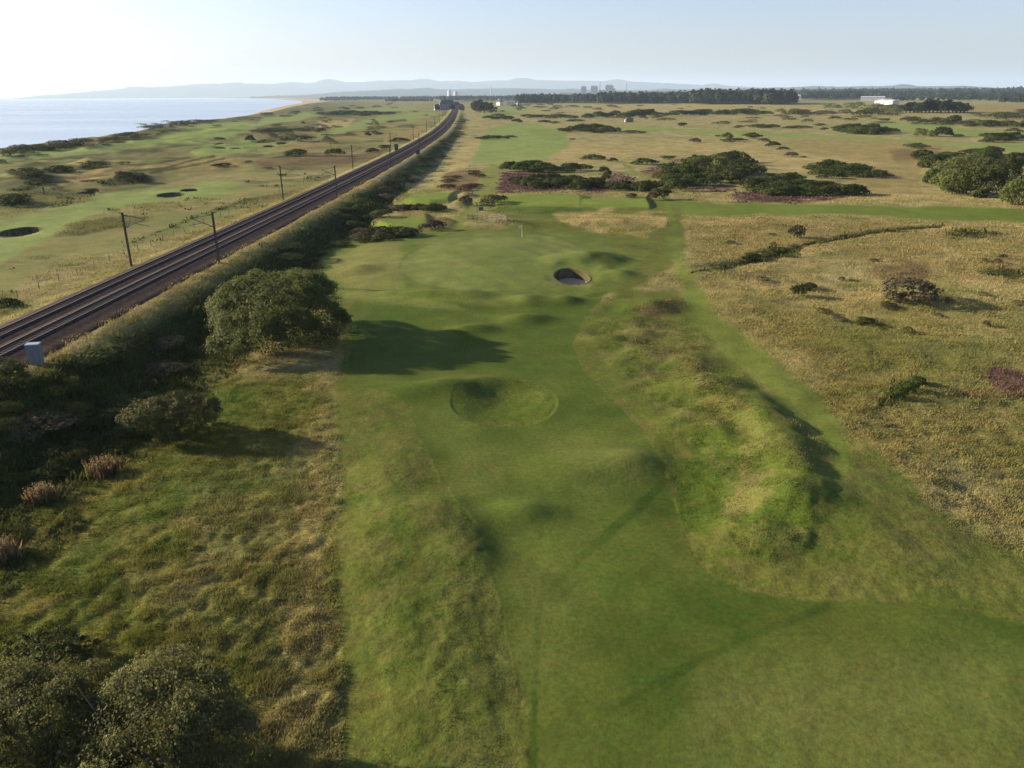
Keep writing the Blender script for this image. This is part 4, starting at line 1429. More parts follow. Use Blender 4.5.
def leaf_cloud(lobes, n, size, pal, seed, up=0.3, low=-0.25, aspect=0.5, fill=0.45, rag=0.2):
    """leaf-sized faces through the outer volume of a set of overlapping lobes"""
    g = np.random.default_rng(seed)
    L = np.array(lobes, float)
    area_ = (L[:, 3] * L[:, 4] + L[:, 4] * L[:, 5] + L[:, 3] * L[:, 5])
    k = g.choice(len(L), size=int(n * 2.2), p=area_ / area_.sum())
    d = g.normal(size=(len(k), 3))
    d /= np.linalg.norm(d, axis=1)[:, None]
    keep = d[:, 2] > low
    k, d = k[keep], d[keep]
    depth = 1 - fill * g.random(len(k)) ** 2.2
    # ragged outline: clumps push out, gaps sink in
    ph = L[k, 0] * 3 + L[k, 1] * 5
    cl = .7 * np.sin(d[:, 0] * 7 + ph) * np.sin(d[:, 1] * 8 + ph * 1.3) + np.sin(d[:, 2] * 9 + ph * .7) * .45 + .6 * np.sin(d[:, 0] * 15 + ph * 2) * np.sin(d[:, 1] * 14 + ph) * np.sin(d[:, 2] * 13)
    rad = depth * (1 + rag * cl + 0.05 * g.normal(size=len(k)))
    P = L[k, :3] + d * L[k, 3:6] * rad[:, None]
    ins = np.zeros(len(P), bool)
    for j in range(len(L)):
        q = ((P - L[j, :3]) / L[j, 3:6])
        ins |= ((q ** 2).sum(1) < 0.42) & (k != j)
    P, d, cl = P[~ins][:n], d[~ins][:n], cl[~ins][:n]
    m = len(P)
    P[:, 2] = np.maximum(P[:, 2], 0.0)
    ax = g.normal(size=(m, 3)) + np.array([0, 0, up * 3]) + d * 0.6
    ax /= np.linalg.norm(ax, axis=1)[:, None]
    nn = g.normal(size=(m, 3)) * 0.36 + d * 1.1 + np.array([0, 0, .25])
    ax = ax - nn * ((ax * nn).sum(1) / (nn * nn).sum(1))[:, None] * 0.8
    b = np.cross(ax, nn)
    b /= np.linalg.norm(b, axis=1)[:, None] + 1e-9
    sz = size * (0.6 + 0.8 * g.random(m))[:, None]
    V = np.stack([P - ax * sz * .5, P + b * sz * aspect * .5 + ax * sz * .05, P + ax * sz * .5, P - b * sz * aspect * .5 + ax * sz * .05], 1).reshape(-1, 3)
    Q = np.arange(4 * m).reshape(m, 4)
    pal = np.array(pal, float)
    c = pal[g.integers(0, len(pal), m)] * (0.72 + 0.56 * g.random(m))[:, None]
    return V, Q, np.repeat(c, 4, 0)


def dome_lobes(g, n, w=1.0, d=1.0, h=1.0, rmin=.16, rmax=.32, flat=0.85):
    L = [(0, 0, h * .42, w * .40, d * .40, h * .46)]
    for i in range(n):
        a = 2 * math.pi * (i + g.random() * .8) / n
        rr_ = .22 + .16 * g.random()
        r = rmin + (rmax - rmin) * g.random()
        z = h * (.18 + .45 * g.random())
        L.append((math.cos(a) * rr_ * w, math.sin(a) * rr_ * d, z, r * w, r * d, min(r * flat * h * 1.15, z + .1 * h)))
    for i in range(max(2, n // 2)):
        a = 2 * math.pi * g.random()
        r = rmin + (rmax - rmin) * g.random() * .8
        L.append((math.cos(a) * .16 * w, math.sin(a) * .16 * d, h * (.62 + .15 * g.random()), r * w, r * d, r * h * .8))
    return L


PAL = {
    'gorse': [(.040, .050, .012), (.055, .066, .015), (.070, .076, .019), (.045, .058, .013)],
    'green': [(.046, .066, 0.012), (.060, .082, 0.017), (.052, .072, 0.014)],
    'hawthorn': [(0.111, 0.130, 0.032), (0.136, 0.151, 0.041), (0.164, 0.174, 0.053), (0.095, 0.119, 0.028)],
    'willow': [(0.143, 0.151, 0.046), (0.125, 0.135, 0.040), (0.176, 0.163, 0.055), (0.120, 0.122, 0.043), (0.150, 0.146, 0.056), (0.099, 0.104, 0.036), (0.195, 0.185, 0.077)],
    'brown': [(.078, .066, .034), (.096, .078, .042), (.070, .060, .032)],
    'russet': [(.100, .050, 0.023), (.085, .055, 0.023), (.120, .068, 0.028)],
    'olive': [(.074, .076, 0.020), (.092, .090, 0.027), (.062, .068, 0.017)],
    'dunegrey': [(.062, .068, 0.028), (.078, .078, 0.034), (.050, .056, 0.022)],
    'straw': [(.26, .18, 0.078), (.22, .15, 0.066), (.30, .215, 0.098)],
    'plume': [(.27, .195, .10), (.23, .165, .085), (.31, .225, .12)],
    'wood': [(.024, .036, 0.012), (.030, .042, 0.014), (.020, .032, 0.012)],
}


def puffed(L, n, size, pal, seed, up, npuff, rag, low):
    """main lobes broken up by many small leaf puffs, some pale, some dark in leaf"""
    g = np.random.default_rng(seed + 77)
    A = np.array(L, float)
    pf = []
    while len(pf) < npuff:
        k = g.integers(0, len(A))
        d = g.normal(size=3)
        d /= np.linalg.norm(d)
        if d[2] < -.15:
            continue
        p = A[k, :3] + d * A[k, 3:6] * (.86 + .14 * g.random())
        if any((((p - A[j, :3]) / A[j, 3:6]) ** 2).sum() < .55 for j in range(len(A)) if j != k):
            continue
        r = (.18 + .20 * g.random()) * A[k, 3:6].min() * 1.1
        pf.append((p[0], p[1], max(p[2], r * .5), r * (1 + .3 * g.random()), r * (1 + .3 * g.random()), r * (.75 + .3 * g.random())))
    pal = np.array(pal)
    V1_, Q1, c1 = leaf_cloud(L, int(n * .55), size, pal * .95, seed, up, low=low, rag=rag * .6, fill=.25)
    V2_, Q2, c2 = leaf_cloud(pf, int(n * .45), size, pal, seed + 1, up, low=-.35, rag=.25, fill=.35)
    return np.concatenate([V1_, V2_]), np.concatenate([Q1, Q2 + len(V1_)]), np.concatenate([c1, c2])


def limb_mesh(g, spread, h, n, r0, lean=0.0):
    m = MB()
    m.tube([(0, 0, -.4), (0, 0, h * .12), (lean * .3, 0, h * .3)], [r0 * 1.3, r0, r0 * .8], 8)
    for i in range(n):
        a = 2 * math.pi * (i + g.random() * .6) / n
        e = .6 + .5 * g.random()
        x, y = math.cos(a) * spread * e, math.sin(a) * spread * e
        m.tube([(0, 0, h * .08), (x * .35, y * .35, h * .34), (x * .75, y * .75, h * (.55 + .2 * g.random())), (x * .98, y * .98, h * (.72 + .2 * g.random()))],
               [r0 * .7, r0 * .5, r0 * .28, r0 * .08], 6)
        for q in range(2):
            b = a + (q - .5) * 1.1
            m.tube([(x * .45, y * .45, h * .42), (x * .5 + math.cos(b) * spread * .35, y * .5 + math.sin(b) * spread * .35, h * .7)], [r0 * .32, r0 * .07], 5)
    return m


def big_bush(name, x, y, w, d, h, n, size, pal, label, cat, seed, lobes=9, up=.3, extra=None, rz=0.0, zsink=0.15, group=None, rag=.22, low=-.25, npuff=60):
    g = np.random.default_rng(seed)
    root = empty(name, (x, y, gz(x, y) - zsink), rz)
    tag(root, label, cat, group)
    L = dome_lobes(g, lobes, w, d, h) + (extra or [])
    V, Q, c = puffed(L, n, size, PAL[pal], seed + 1, up, npuff, rag, low)
    add('foliage', np_mesh('foliage', V, Q, LEAF_NEAR if pal in ('willow', 'hawthorn') else LEAF, c), root)
    limb_mesh(g, w * .36, h, 6, .05 + .014 * w).build('stem', BARK, root, smooth=True)
    return root


# the round bush that throws the long shadow over the approach
bx, by = px2w(272, 356)
g0 = np.random.default_rng(3)
bx -= .7
big_bush('round_bush', bx, by + 5.5, 13.6, 17.5, 7.9, 90000, .25, 'hawthorn', 'largest round grey-green bush beside the dark bank, throwing a long shadow onto the fairway', 'bush', 11, 12,
         extra=[(3.6, 1.0, 3.1, 3.3, 4.4, 3.1), (-3.6, -.5, 3.1, 3.3, 4.4, 3.1), (0.5, -5.0, 2.6, 4.2, 3.2, 2.6), (-1.2, .5, 5.0, 3.6, 4.4, 2.5), (2.0, .4, 4.8, 3.4, 4.2, 2.5)], rag=.12, npuff=110)
TB = (bx, by + 4)
bx, by = px2w(166, 447)
big_bush('small_bush', bx, by + 1.8, 6.6, 5.4, 4.0, 24000, .18, 'olive', 'lone smaller round bush in the sloping rough below the largest one', 'bush', 23, 8,
         extra=[(-1.9, 0, 2.1, 1.5, 1.4, 1.2), (1.8, .4, 1.9, 1.7, 1.6, 1.3)])
# willow scrub at the lower left edge
for (x, y, w, d, h, n, lab, sd) in ((-13.4, 23.0, 7.2, 6.0, 5.4, 60000, 'silvery upright-shooted willow bush at the bottom of the photo, right half of the pair', 31),
                                   (-18.4, 23.4, 6.6, 5.6, 5.0, 52000, 'silvery willow bush at the bottom left corner, left half of the pair', 37)):
    big_bush('willow_bush', x, y, w, d, h, n, .13, 'willow', lab, 'bush', sd, 10, up=.9, rag=.22)
x, y = px2w(38, 686)
big_bush('gorse_bush', x, y + 1.2, 4.6, 2.6, 1.7, 5200, .16, 'gorse', 'near-black low gorse bush behind the silvery willow at the lower left', 'bush', 41, 8)
x, y = px2w(4, 400)
big_bush('scrub_bush', x - 1.0, y + 2, 4.2, 3.6, 3.0, 3600, .26, 'olive', 'green scrub bush cut by the left edge below the nearest line-side cabinet', 'bush', 43, 7)
x, y = px2w(5, 308)
big_bush('scrub_bush', x, y + .8, 3.0, 2.4, 1.2, 1500, .25, 'gorse', 'dark low bush at the left edge, on the sea side of the tracks', 'bush', 47, 6)
# pale plume tufts at the edge of the dark scrub
for (px, py, w, h, lab, sd) in ((106, 474, 2.1, 1.1, 'pinkish dry tall-herb clump on the edge of the dark scrub below the lone smaller bush', 53),
                               (43, 502, 1.6, 1.1, 'middle pinkish dry herb clump of three in the dark scrub', 59), (4, 560, 1.6, 1.1, 'pinkish dry herb clump cut by the left edge', 61)):
    x, y = px2w(px, py)
    root = empty('dry_herb_clump', (x, y, gz(x, y)))
    tag(root, lab, 'plant', 'dry herb clumps in the scrub')
    g = np.random.default_rng(sd)
    m = 420
    P = np.stack([g.normal(size=m) * w * .24, g.normal(size=m) * w * .2, np.zeros(m)], 1)
    tip = P + np.stack([g.normal(size=m) * .16, g.normal(size=m) * .16, h * (.6 + .5 * g.random(m))], 1)
    s = np.stack([g.normal(size=m), g.normal(size=m), np.zeros(m)], 1) * .03
    mid = P * .45 + tip * .55
    V = np.stack([P, mid + s, tip, mid - s], 1).reshape(-1, 3)
    add('stalks', np_mesh('stalks', V, np.arange(4 * m).reshape(m, 4), GRASS, np.repeat(np.array(PAL['straw'])[g.integers(0, 3, m)] * .6, 4, 0)), root)
    L = [(t[0], t[1], t[2], .12, .12, .26) for t in tip[::4]]
    V, Q, c = leaf_cloud(L, 800, .11, PAL['plume'], sd, up=.8, low=-.9)
    tag(add('plumes', np_mesh('plumes', V, Q, GRASS, c), root), kind='stuff')

# ---- shared low-cost bush meshes, one unit wide and high
VAR = {}
VARD = {}
for kind, nl, lob in (('gorse', 1500, 7), ('green', 1300, 7), ('hawthorn', 1500, 8), ('brown', 1100, 6), ('russet', 900, 6), ('olive', 1200, 7), ('dunegrey', 1200, 7)):
    VAR[kind] = []
    VARD[kind] = []
    for v in range(4):
        g = np.random.default_rng(100 + v + hash_name(kind) % 90)
        L = dome_lobes(g, lob, 1, 1, .38, .15, .30)
        V, Q, c = puffed(L, nl * 2, .062, PAL[kind], 200 + v, .3, 16, .2, -.25)
        VARD[kind].append((V, Q, c))
        VAR[kind].append(np_mesh('%s_bush' % kind, V, Q, LEAF, c))
KNAME = {'gorse': 'gorse_bush', 'green': 'green_bush', 'hawthorn': 'hawthorn_bush', 'brown': 'brown_bush', 'russet': 'russet_bush', 'olive': 'scrub_bush', 'dunegrey': 'dune_bush'}


def bush(kind, px, py, wpx, hpx, label, group=None, deep=0.8, cat='bush', hmin=0.27):
    x, y = px2w(px, py)
    k = mpp(x, y)
    w = wpx / k
    d = w * deep if w < 14 else 10 + (w - 14) * .3
    dep = math.atan2(CZ, math.hypot(x, y))
    h = max((hpx / k - .3 * d * math.sin(dep)) / math.cos(dep), hmin * min(w, 8))
    u = math.hypot(x, y)
    x, y = x * (1 + d * .42 / u), y * (1 + d * .42 / u)
    return put(kind, x, y, w, d, h, label, group, cat)


def put(kind, x, y, w, d, h, label, group=None, cat='bush'):
    o = add(KNAME[kind], random.choice(VAR[kind]))
    o.location = (x, y, gz(x, y) - .06 * h)
    o.rotation_euler = (0, 0, random.choice((0, math.pi)) + random.uniform(-.3, .3))
    o.scale = (w * 1.12, d * 1.12, h * 1.05 / .38)
    tag(o, label, cat, group)
    return o


SINGLE = [
    # right heath, near
    ('brown', 908, 304, 60, 22, 'grey-brown rounded bush with a long shadow, largest in the golden heath at right'),
    ('brown', 893, 303, 20, 12, 'small brown bush against the left side of the grey-brown rounded one'),
    ('gorse', 799, 298, 17, 14, 'small dark green bush with a shadow streak, in the middle of the golden heath'),
    ('brown', 809, 291, 14, 9, 'thin brownish bush just behind the small dark green one in the heath'),
    ('gorse', 866, 326, 18, 9, 'low dark broken bush in the golden heath below the grey-brown rounded bush'),
    ('gorse', 879, 328, 9, 5, 'tiny dark bush touching the low broken bush on its right'),
    ('brown', 796, 239, 14, 15, 'small bare grey shrub standing alone above the dark ditch line'),
    ('gorse', 778, 254, 18, 6, 'dark low bush at the left part of the ditch line'),
    ('gorse', 752, 262, 16, 8, 'dark low bush where the ditch line nears the mown walk'),
    ('green', 897, 400, 18, 12, 'front end of the low green heather strip at right'),
    ('green', 907, 393, 20, 12, 'middle of the low green heather strip at right'),
    ('green', 918, 386, 18, 10, 'back end of the low green heather strip at right'),
    # by the cross path
    ('gorse', 661, 200, 17, 12, 'round black-green bush at the near end of the slanting mown path'),
    ('russet', 652, 200.5, 11, 9, 'russet bush leaning against the round black-green one'),
    ('green', 607, 181, 9, 12, 'tallest thin bush rising from the dark gorse row behind the tees'),
    ('brown', 631, 198, 12, 5, 'small brown heap in straw grass behind the right tee'),
    ('gorse', 645, 165, 26, 7, 'wide low gorse bush at the far end of the slanting mown path'),
    ('gorse', 613, 162, 10, 4.5, 'little gorse bush left of the far end of the slanting path'),
    ('gorse', 594.5, 160, 21, 6, 'dome-shaped gorse bush alone in straw grass above the heather'),
    ('gorse', 668, 160, 13, 4.5, 'small dome of gorse above the pink heather, left of the big dark thicket'),
    ('gorse', 604, 172, 10, 6, 'small gorse bush right of the upper dark row behind the heather'),
    ('hawthorn', 719, 175, 17, 19, 'upright pale olive hawthorn rising out of the big dark thicket'),
    # far right plain
    ('gorse', 773, 147, 14, 6, 'dark bush at the head of a low tail in the straw plain'),
    ('gorse', 783, 150, 12, 3, 'low dark tail running right from the bush in the straw plain'),
    ('brown', 791, 157, 15, 5.5, 'dark brown dome bush alone on the straw plain'),
    ('brown', 803, 157.6, 7, 2, 'tiny low bush right of the dark brown dome'),
    ('gorse', 745, 174, 12, 3, 'little dark bush between the two big thickets'),
    ('gorse', 772, 176, 9, 3, 'tiny dark bush above the second thicket'),
    ('gorse', 734, 142, 22, 3.5, 'long low gorse streak before the light green round bush'),
    ('olive', 727, 140, 10, 8, 'light green round bush above the low gorse streak'),
    ('gorse', 752, 138.5, 16, 6, 'gorse dome at the right of the light green round bush'),
    ('brown', 764, 142, 10, 4, 'brown low bush at the right end of the gorse group on the straw plain'),
    ('brown', 695, 143, 11, 5.5, 'brown tussock-like bush alone at the edge of the straw plain'),
    ('gorse', 682, 126.8, 8, 4.5, 'single dark bush on the pale strip left of centre right'),
    ('gorse', 718, 137, 6, 2, 'very small bush on the straw strip near the light green round bush'),
    ('gorse', 739, 128, 9, 3, 'left small piece of the broken gorse row at far right of centre'),
    ('gorse', 759, 128, 22, 4, 'long piece of the broken gorse row at far right of centre'),
    ('gorse', 642, 134, 8, 3, 'small dark bush right of the brown-tailed gorse row'),
    ('russet', 618, 133, 6, 6, 'rust-coloured upright bush at the right end of the elongated gorse row'),
    ('brown', 630, 133.5, 18, 2.5, 'low brown streak of bush right of the rust-coloured upright bush'),
    ('gorse', 564, 132.5, 12, 5, 'dark bush at the left of the elongated gorse row'),
    ('gorse', 572, 140, 6, 1.8, 'very small bush below the elongated gorse row'),
    ('gorse', 517, 122.5, 10, 4, 'small dark bush at the head of the far green fairway'),
    ('gorse', 544, 122.5, 12, 3, 'left dark bush right of the far green fairway head'),
    ('gorse', 555, 123.5, 9, 2, 'low dark bush right of the far green fairway head'),
    ('gorse', 576, 121.5, 17, 2.5, 'long low bush on the straw plain past the far green fairway'),
    ('gorse', 824, 130, 7, 2.8, 'rusty dark bush just left of the long gorse bank'),
    ('gorse', 849, 126.5, 7, 3.5, 'small dome above the long gorse bank at right'),
    ('gorse', 857, 125, 7, 1.8, 'low bush behind the long gorse bank'),
    ('gorse', 799, 128.5, 24, 3, 'long flat gorse bush on the plain left of the long bank'),
    ('gorse', 773, 128, 13, 4, 'rounded gorse bush on the plain between two flat ones'),
    ('gorse', 820, 126, 10, 2.5, 'small flat bush behind the rusty one at right'),
    ('gorse', 835, 119, 12, 3, 'dark dome bush in the middle distance right, above the plain'),
    ('gorse', 884, 121, 11, 2.8, 'dark dome bush farther right, above the plain'),
    ('gorse', 916, 148.5, 20, 5.5, 'gorse dome left of the top of the large tree thicket'),
    ('green', 952, 124, 18, 9, 'rounded green tree-like bush on the far right fairway edge'),
    ('hawthorn', 920, 136, 12, 8, 'leftmost bush of the clump on the right fairway'),
    ('hawthorn', 931, 137, 10, 7, 'second bush of the clump on the right fairway'),
    ('gorse', 941, 137, 14, 11, 'tallest bush of the clump on the right fairway'),
    ('gorse', 949, 136.5, 8, 7, 'right shoulder bush of the clump on the right fairway'),
    ('brown', 958, 137, 10, 3, 'low brown bush trailing right of the clump on the right fairway'),
    # left links
    ('gorse', 250, 142, 10, 7, 'round dark bush alone near four small bunkers on the left links'),
    ('dunegrey', 298, 141, 30, 6, 'grey-green mound-like thicket above two slim bunkers'),
    ('gorse', 300, 131.5, 19, 3.5, 'flat dark bush in the far left links, left of a smaller dome'),
    ('gorse', 320, 132, 11, 3.8, 'small dome bush right of the flat dark one in the far left links'),
    ('gorse', 303, 123.5, 4, 2.2, 'tiny dark bush highest in the far left links'),
    ('green', 297, 156.5, 22, 8, 'peaked green bush heap left of the brown heath by the third mast'),
    ('green', 335, 156, 17, 8, 'rounded green bush in the brown heath left of the third mast'),
    ('gorse', 368, 136, 6, 4, 'small brown-green bush left of a low pair near the railway'),
    ('brown', 378, 135, 9, 3, 'low brown bush near the railway in the far links'),
    ('gorse', 373, 152.5, 11, 5, 'bush close behind the third mast beside the railway grass'),
    ('gorse', 385, 149.5, 10, 5, 'bush before the tall grey cabinet left of the railway'),
    ('gorse', 400, 142, 20, 4.5, 'dark long bush left of the railway behind the tall grey cabinet'),
    ('brown', 225, 167, 14, 4, 'brown low bush on the heath mound of the left links'),
    ('dunegrey', 124, 181, 18, 9, 'pointed grey-green bush on top of the large dune mound at left'),
    ('dunegrey', 140, 182, 16, 7, 'dark green bush on the right flank of the large dune mound at left'),
    ('gorse', 58, 173, 26, 6, 'dark spreading bush on the upper left dune mound'),
    ('gorse', 28, 178, 34, 5, 'long dark bush on the leftmost dune mound'),
    ('gorse', 95, 169, 26, 4.5, 'dark bush right of the upper left dune mound, before the brown heath'),
    ('gorse', 38, 185, 22, 4, 'low dark bush under the leftmost dune mound'),
    ('gorse', 12, 205, 32, 4, 'low dark bush strip at the left edge above the largest bunker'),
    ('gorse', 217, 167, 12, 3.5, 'small dark bush at the end of the scarred heath on the left links'),
    # near the tees
    ('green', 358, 213, 12, 9, 'small bright green round bush on the shaded bank left of the tees'),
    ('green', 366, 222, 10, 8, 'small mid-green bush below the bright round one on the bank'),
    ('olive', 354, 230, 16, 10, 'pale yellowish rounded bush at the left end of the dark hedge by the tees'),
    ('olive', 382, 218, 20, 9, 'yellowish dome of growth left of the lower tee'),
    ('brown', 434, 231, 20, 12, 'brown shaggy dome between the lower tee and the mown path'),
    ('brown', 466, 205, 12, 10, 'dark shaggy tuft dome left of the mown path'),
    ('olive', 491, 206, 26, 11, 'rounded olive bush heap right of the mown path, beside the litter bin'),
]
for s in SINGLE:
    bush(s[0], s[1], s[2], s[3], s[4], s[5])


def inside(px, py, P):
    c = False
    for i in range(len(P)):
        x1, y1 = P[i]
        x2, y2 = P[(i + 1) % len(P)]
        if (y1 > py) != (y2 > py) and px < (x2 - x1) * (py - y1) / (y2 - y1) + x1:
            c = not c
    return c


def thicket(kinds, P, n, w0, w1, h0, h1, label, group, cat='bush', asp=.9, stuff=None):
    """bushes one by one, packed over a patch of ground; w, h in metres"""
    xs_, ys_ = [p[0] for p in P], [p[1] for p in P]
    got, mv, mq, mc, off = [], [], [], [], 0
    tries = 0
    while len(got) < n and tries < 6000:
        tries += 1
        px, py = random.uniform(min(xs_), max(xs_)), random.uniform(min(ys_), max(ys_))
        if not inside(px, py, P):
            continue
        if any(abs(px - a) < (max(xs_) - min(xs_)) / n * .9 and abs(py - b) < 1.2 for a, b in got):
            continue
        got.append((px, py))
        x, y = px2w(px, py)
        w = random.uniform(w0, w1)
        kd, d, h = random.choice(kinds), w * random.uniform(.7, 1.0) * asp, random.uniform(h0, h1) * 1.3
        if stuff is None:
            put(kd, x, y, w, d, h, label, group, cat)
            continue
        V, Q, c = random.choice(VARD[kd])
        m = min(len(Q), 900)
        a = random.uniform(0, 6.28)
        X, Y = V[:4 * m, 0] * w * 1.12, V[:4 * m, 1] * d * 1.12
        V2 = np.stack([x + X * math.cos(a) - Y * math.sin(a), y + X * math.sin(a) + Y * math.cos(a), gz(x, y) - .06 * h + V[:4 * m, 2] * h * 1.05 / .38], 1)
        mv.append(V2)
        mq.append(Q[:m] + off)
        mc.append(c[:4 * m] * random.uniform(.8, 1.25))
        off += len(V2)
    if stuff:
        o = add(stuff, np_mesh(stuff, np.concatenate(mv), np.concatenate(mq), LEAF, np.concatenate(mc)))
        tag(o, label, kind='stuff')


thicket(['gorse', 'gorse', 'green'], [(512, 186), (540, 180), (575, 181), (602, 184), (604, 191), (570, 191), (530, 190)], 20, 4, 7, 1.6, 2.6, 'dark gorse bush in the lower row behind the raised tees', 'gorse row behind the raised tees')
thicket(['gorse'], [(604, 188), (655, 187), (658, 192), (606, 191.5)], 9, 4, 6, 1.4, 2.4, 'dark gorse bush in the row between heather and the round black-green bush', 'gorse row left of the slanting path')
thicket(['gorse', 'green'], [(502, 171), (530, 167), (560, 171), (582, 170), (584, 172), (540, 173), (503, 173)], 13, 4, 8, 1.6, 3.0, 'dark gorse bush in the upper row behind the heather', 'upper gorse row behind the heather')
thicket(['gorse', 'gorse', 'green', 'olive'], [(664, 180), (668, 172), (690, 166), (712, 162), (738, 160), (757, 169), (764, 176), (745, 178), (722, 190), (700, 193), (674, 192)], 42, 6, 11, 1.8, 3.6,
        'dark gorse bush of the big thicket right of the slanting path', 'big gorse thicket right of the slanting path')
thicket(['gorse', 'green', 'green'], [(737, 190), (757, 182), (775, 178), (795, 180), (815, 189), (852, 194), (850, 197), (800, 196.5), (760, 196)], 26, 6, 10, 1.2, 2.3, 'low green gorse bush of the thicket before the purple heather', 'low gorse thicket before the heather')
thicket(['gorse', 'green'], [(815, 170), (826, 165), (842, 168), (860, 170), (880, 177), (868, 181), (842, 181), (828, 178)], 16, 7, 11, 1.5, 2.8, 'dark gorse bush of the isolated thicket between straw and heather', 'isolated gorse thicket on the right')
thicket(['gorse'], [(571, 131), (600, 129), (614, 131.5), (612, 133.5), (580, 133)], 9, 9, 14, 2.2, 4, 'dark gorse bush of the elongated row beyond the straw plain', 'elongated far gorse row')
thicket(['gorse', 'green'], [(830, 132), (846, 129), (872, 130), (895, 133.5), (888, 135), (850, 134.5)], 13, 12, 18, 2.2, 4, 'dark gorse bush of the long bank between two right fairways', 'long gorse bank between the right fairways')
thicket(['gorse'], [(988, 139), (1012, 137), (1032, 141), (1030, 143), (990, 142)], 7, 9, 15, 2.2, 3.6, 'dark gorse bush of the row at the right edge between fairways', 'gorse row at the right edge')
thicket(['gorse', 'brown'], [(905, 121), (930, 120.5), (960, 124), (1000, 124), (1030, 127), (1028, 129), (985, 127), (940, 123.5), (905, 122.5)], 15, 9, 15, 1.6, 4, 'low dark bush of the hedge line crossing the far right', 'hedge line crossing the far right')
thicket(['gorse', 'green', 'wood' if False else 'gorse'], [(928, 166), (935, 156), (960, 152), (985, 153), (1000, 153), (1030, 163), (1030, 170), (960, 168)], 20, 6, 10, 1.8, 3.4,
        'dark gorse bush on the back side of the large tree thicket at right', 'gorse behind the large tree thicket')
thicket(['gorse', 'brown'], [(524, 117), (560, 116.5), (600, 117), (596, 119), (530, 118.5)], 9, 12, 20, 2, 4, 'dark low bush of the broken line above the far green fairway', 'broken bush line in the far centre')
thicket(['gorse', 'green'], [(598, 117), (640, 115), (700, 114), (768, 113.5), (768, 115.5), (700, 116), (640, 117), (600, 118)], 26, 12, 20, 3, 6, 'dark bush of the long hedge crossing the far centre right', 'long hedge in the far centre right')
thicket(['gorse', 'brown', 'olive'], [(770, 113), (840, 113), (896, 113), (900, 116), (840, 115.5), (775, 116)], 15, 14, 24, 2, 5, 'broken dark scrub before the far right woods', None, stuff='far_scrub')
thicket(['gorse', 'olive', 'hawthorn'], [(820, 107), (890, 105), (905, 109), (895, 112), (840, 111)], 16, 16, 28, 3, 7, 'scrub below the pale sheds on the far right', None, stuff='far_scrub')
thicket(['gorse', 'brown'], [(985, 118), (1010, 112), (1040, 110), (1040, 117), (1000, 120)], 11, 14, 24, 2.5, 5, 'dark scrub at the far right edge', None, stuff='far_scrub')
thicket(['gorse', 'brown'], [(512, 106), (560, 105), (640, 106), (600, 110), (540, 110), (512, 109)], 14, 16, 30, 2, 5, 'dark scrub before the long dark wood', None, stuff='far_scrub')
thicket(['gorse', 'green'], [(315, 114.5), (345, 113.5), (385, 114.5), (400, 116), (340, 116)], 11, 13, 20, 2.5, 4.5, 'dark bush of the long band in the far left links', 'long dark band in the far left links')
thicket(['gorse', 'dunegrey'], [(136, 126), (165, 123), (195, 122.5), (215, 121), (190, 125), (150, 129)], 16, 12, 20, 1.6, 3.6, 'dark dune scrub along the crest above the sea', None, stuff='coastal_scrub')
thicket(['gorse', 'dunegrey', 'olive'], [(0, 150), (50, 146), (100, 140), (135, 133), (150, 136), (100, 146), (50, 152), (0, 158)], 20, 7, 13, 1.0, 2.4, 'dark scrub in the dune grass between fairway and sea', None, stuff='coastal_scrub')
thicket(['gorse', 'dunegrey'], [(256, 117), (290, 112), (330, 107), (400, 104), (400, 108), (320, 111), (280, 118)], 14, 14, 24, 2, 4, 'dune scrub along the far bay', None, stuff='coastal_scrub')
thicket(['gorse', 'brown'], [(256, 132), (285, 131), (286, 132.5), (258, 133)], 5, 9, 13, 1, 2, 'low dark bush of the flat band left of the two small domes', 'flat band of dark bushes')
thicket(['gorse', 'green', 'brown'], [(482, 118), (500, 116.5), (512, 116), (516, 121), (495, 121)], 7, 8, 14, 1.5, 3.5, 'dark bush right of the railway near the far fairway head', 'bushes near the far fairway head')
thicket(['gorse', 'green'], [(480, 138.5), (512, 137), (512, 139), (482, 140)], 5, 6, 9, 1, 1.8, 'low dark bush at the top of the far green fairway beside the railway', 'low bushes by the far fairway')
thicket(['brown', 'russet', 'gorse'], [(444, 190), (446, 180), (470, 172), (484, 174), (478, 186), (466, 191)], 12, 3, 6, .6, 1.2, 'low brown heather bush left of the mown path', 'brown heather bushes left of the mown path')
thicket(['gorse', 'brown'], [(352, 240), (372, 233), (412, 234), (404, 239), (370, 243)], 9, 3, 5, .8, 1.5, 'dark hedge-like scrub below the lower tee', 'dark scrub below the lower tee')
thicket(['brown', 'gorse'], [(398, 209), (436, 209), (440, 212), (398, 212)], 7, 3, 5, .8, 1.4, 'dark scrub on the bank between the two tees', 'dark scrub between the two tees')

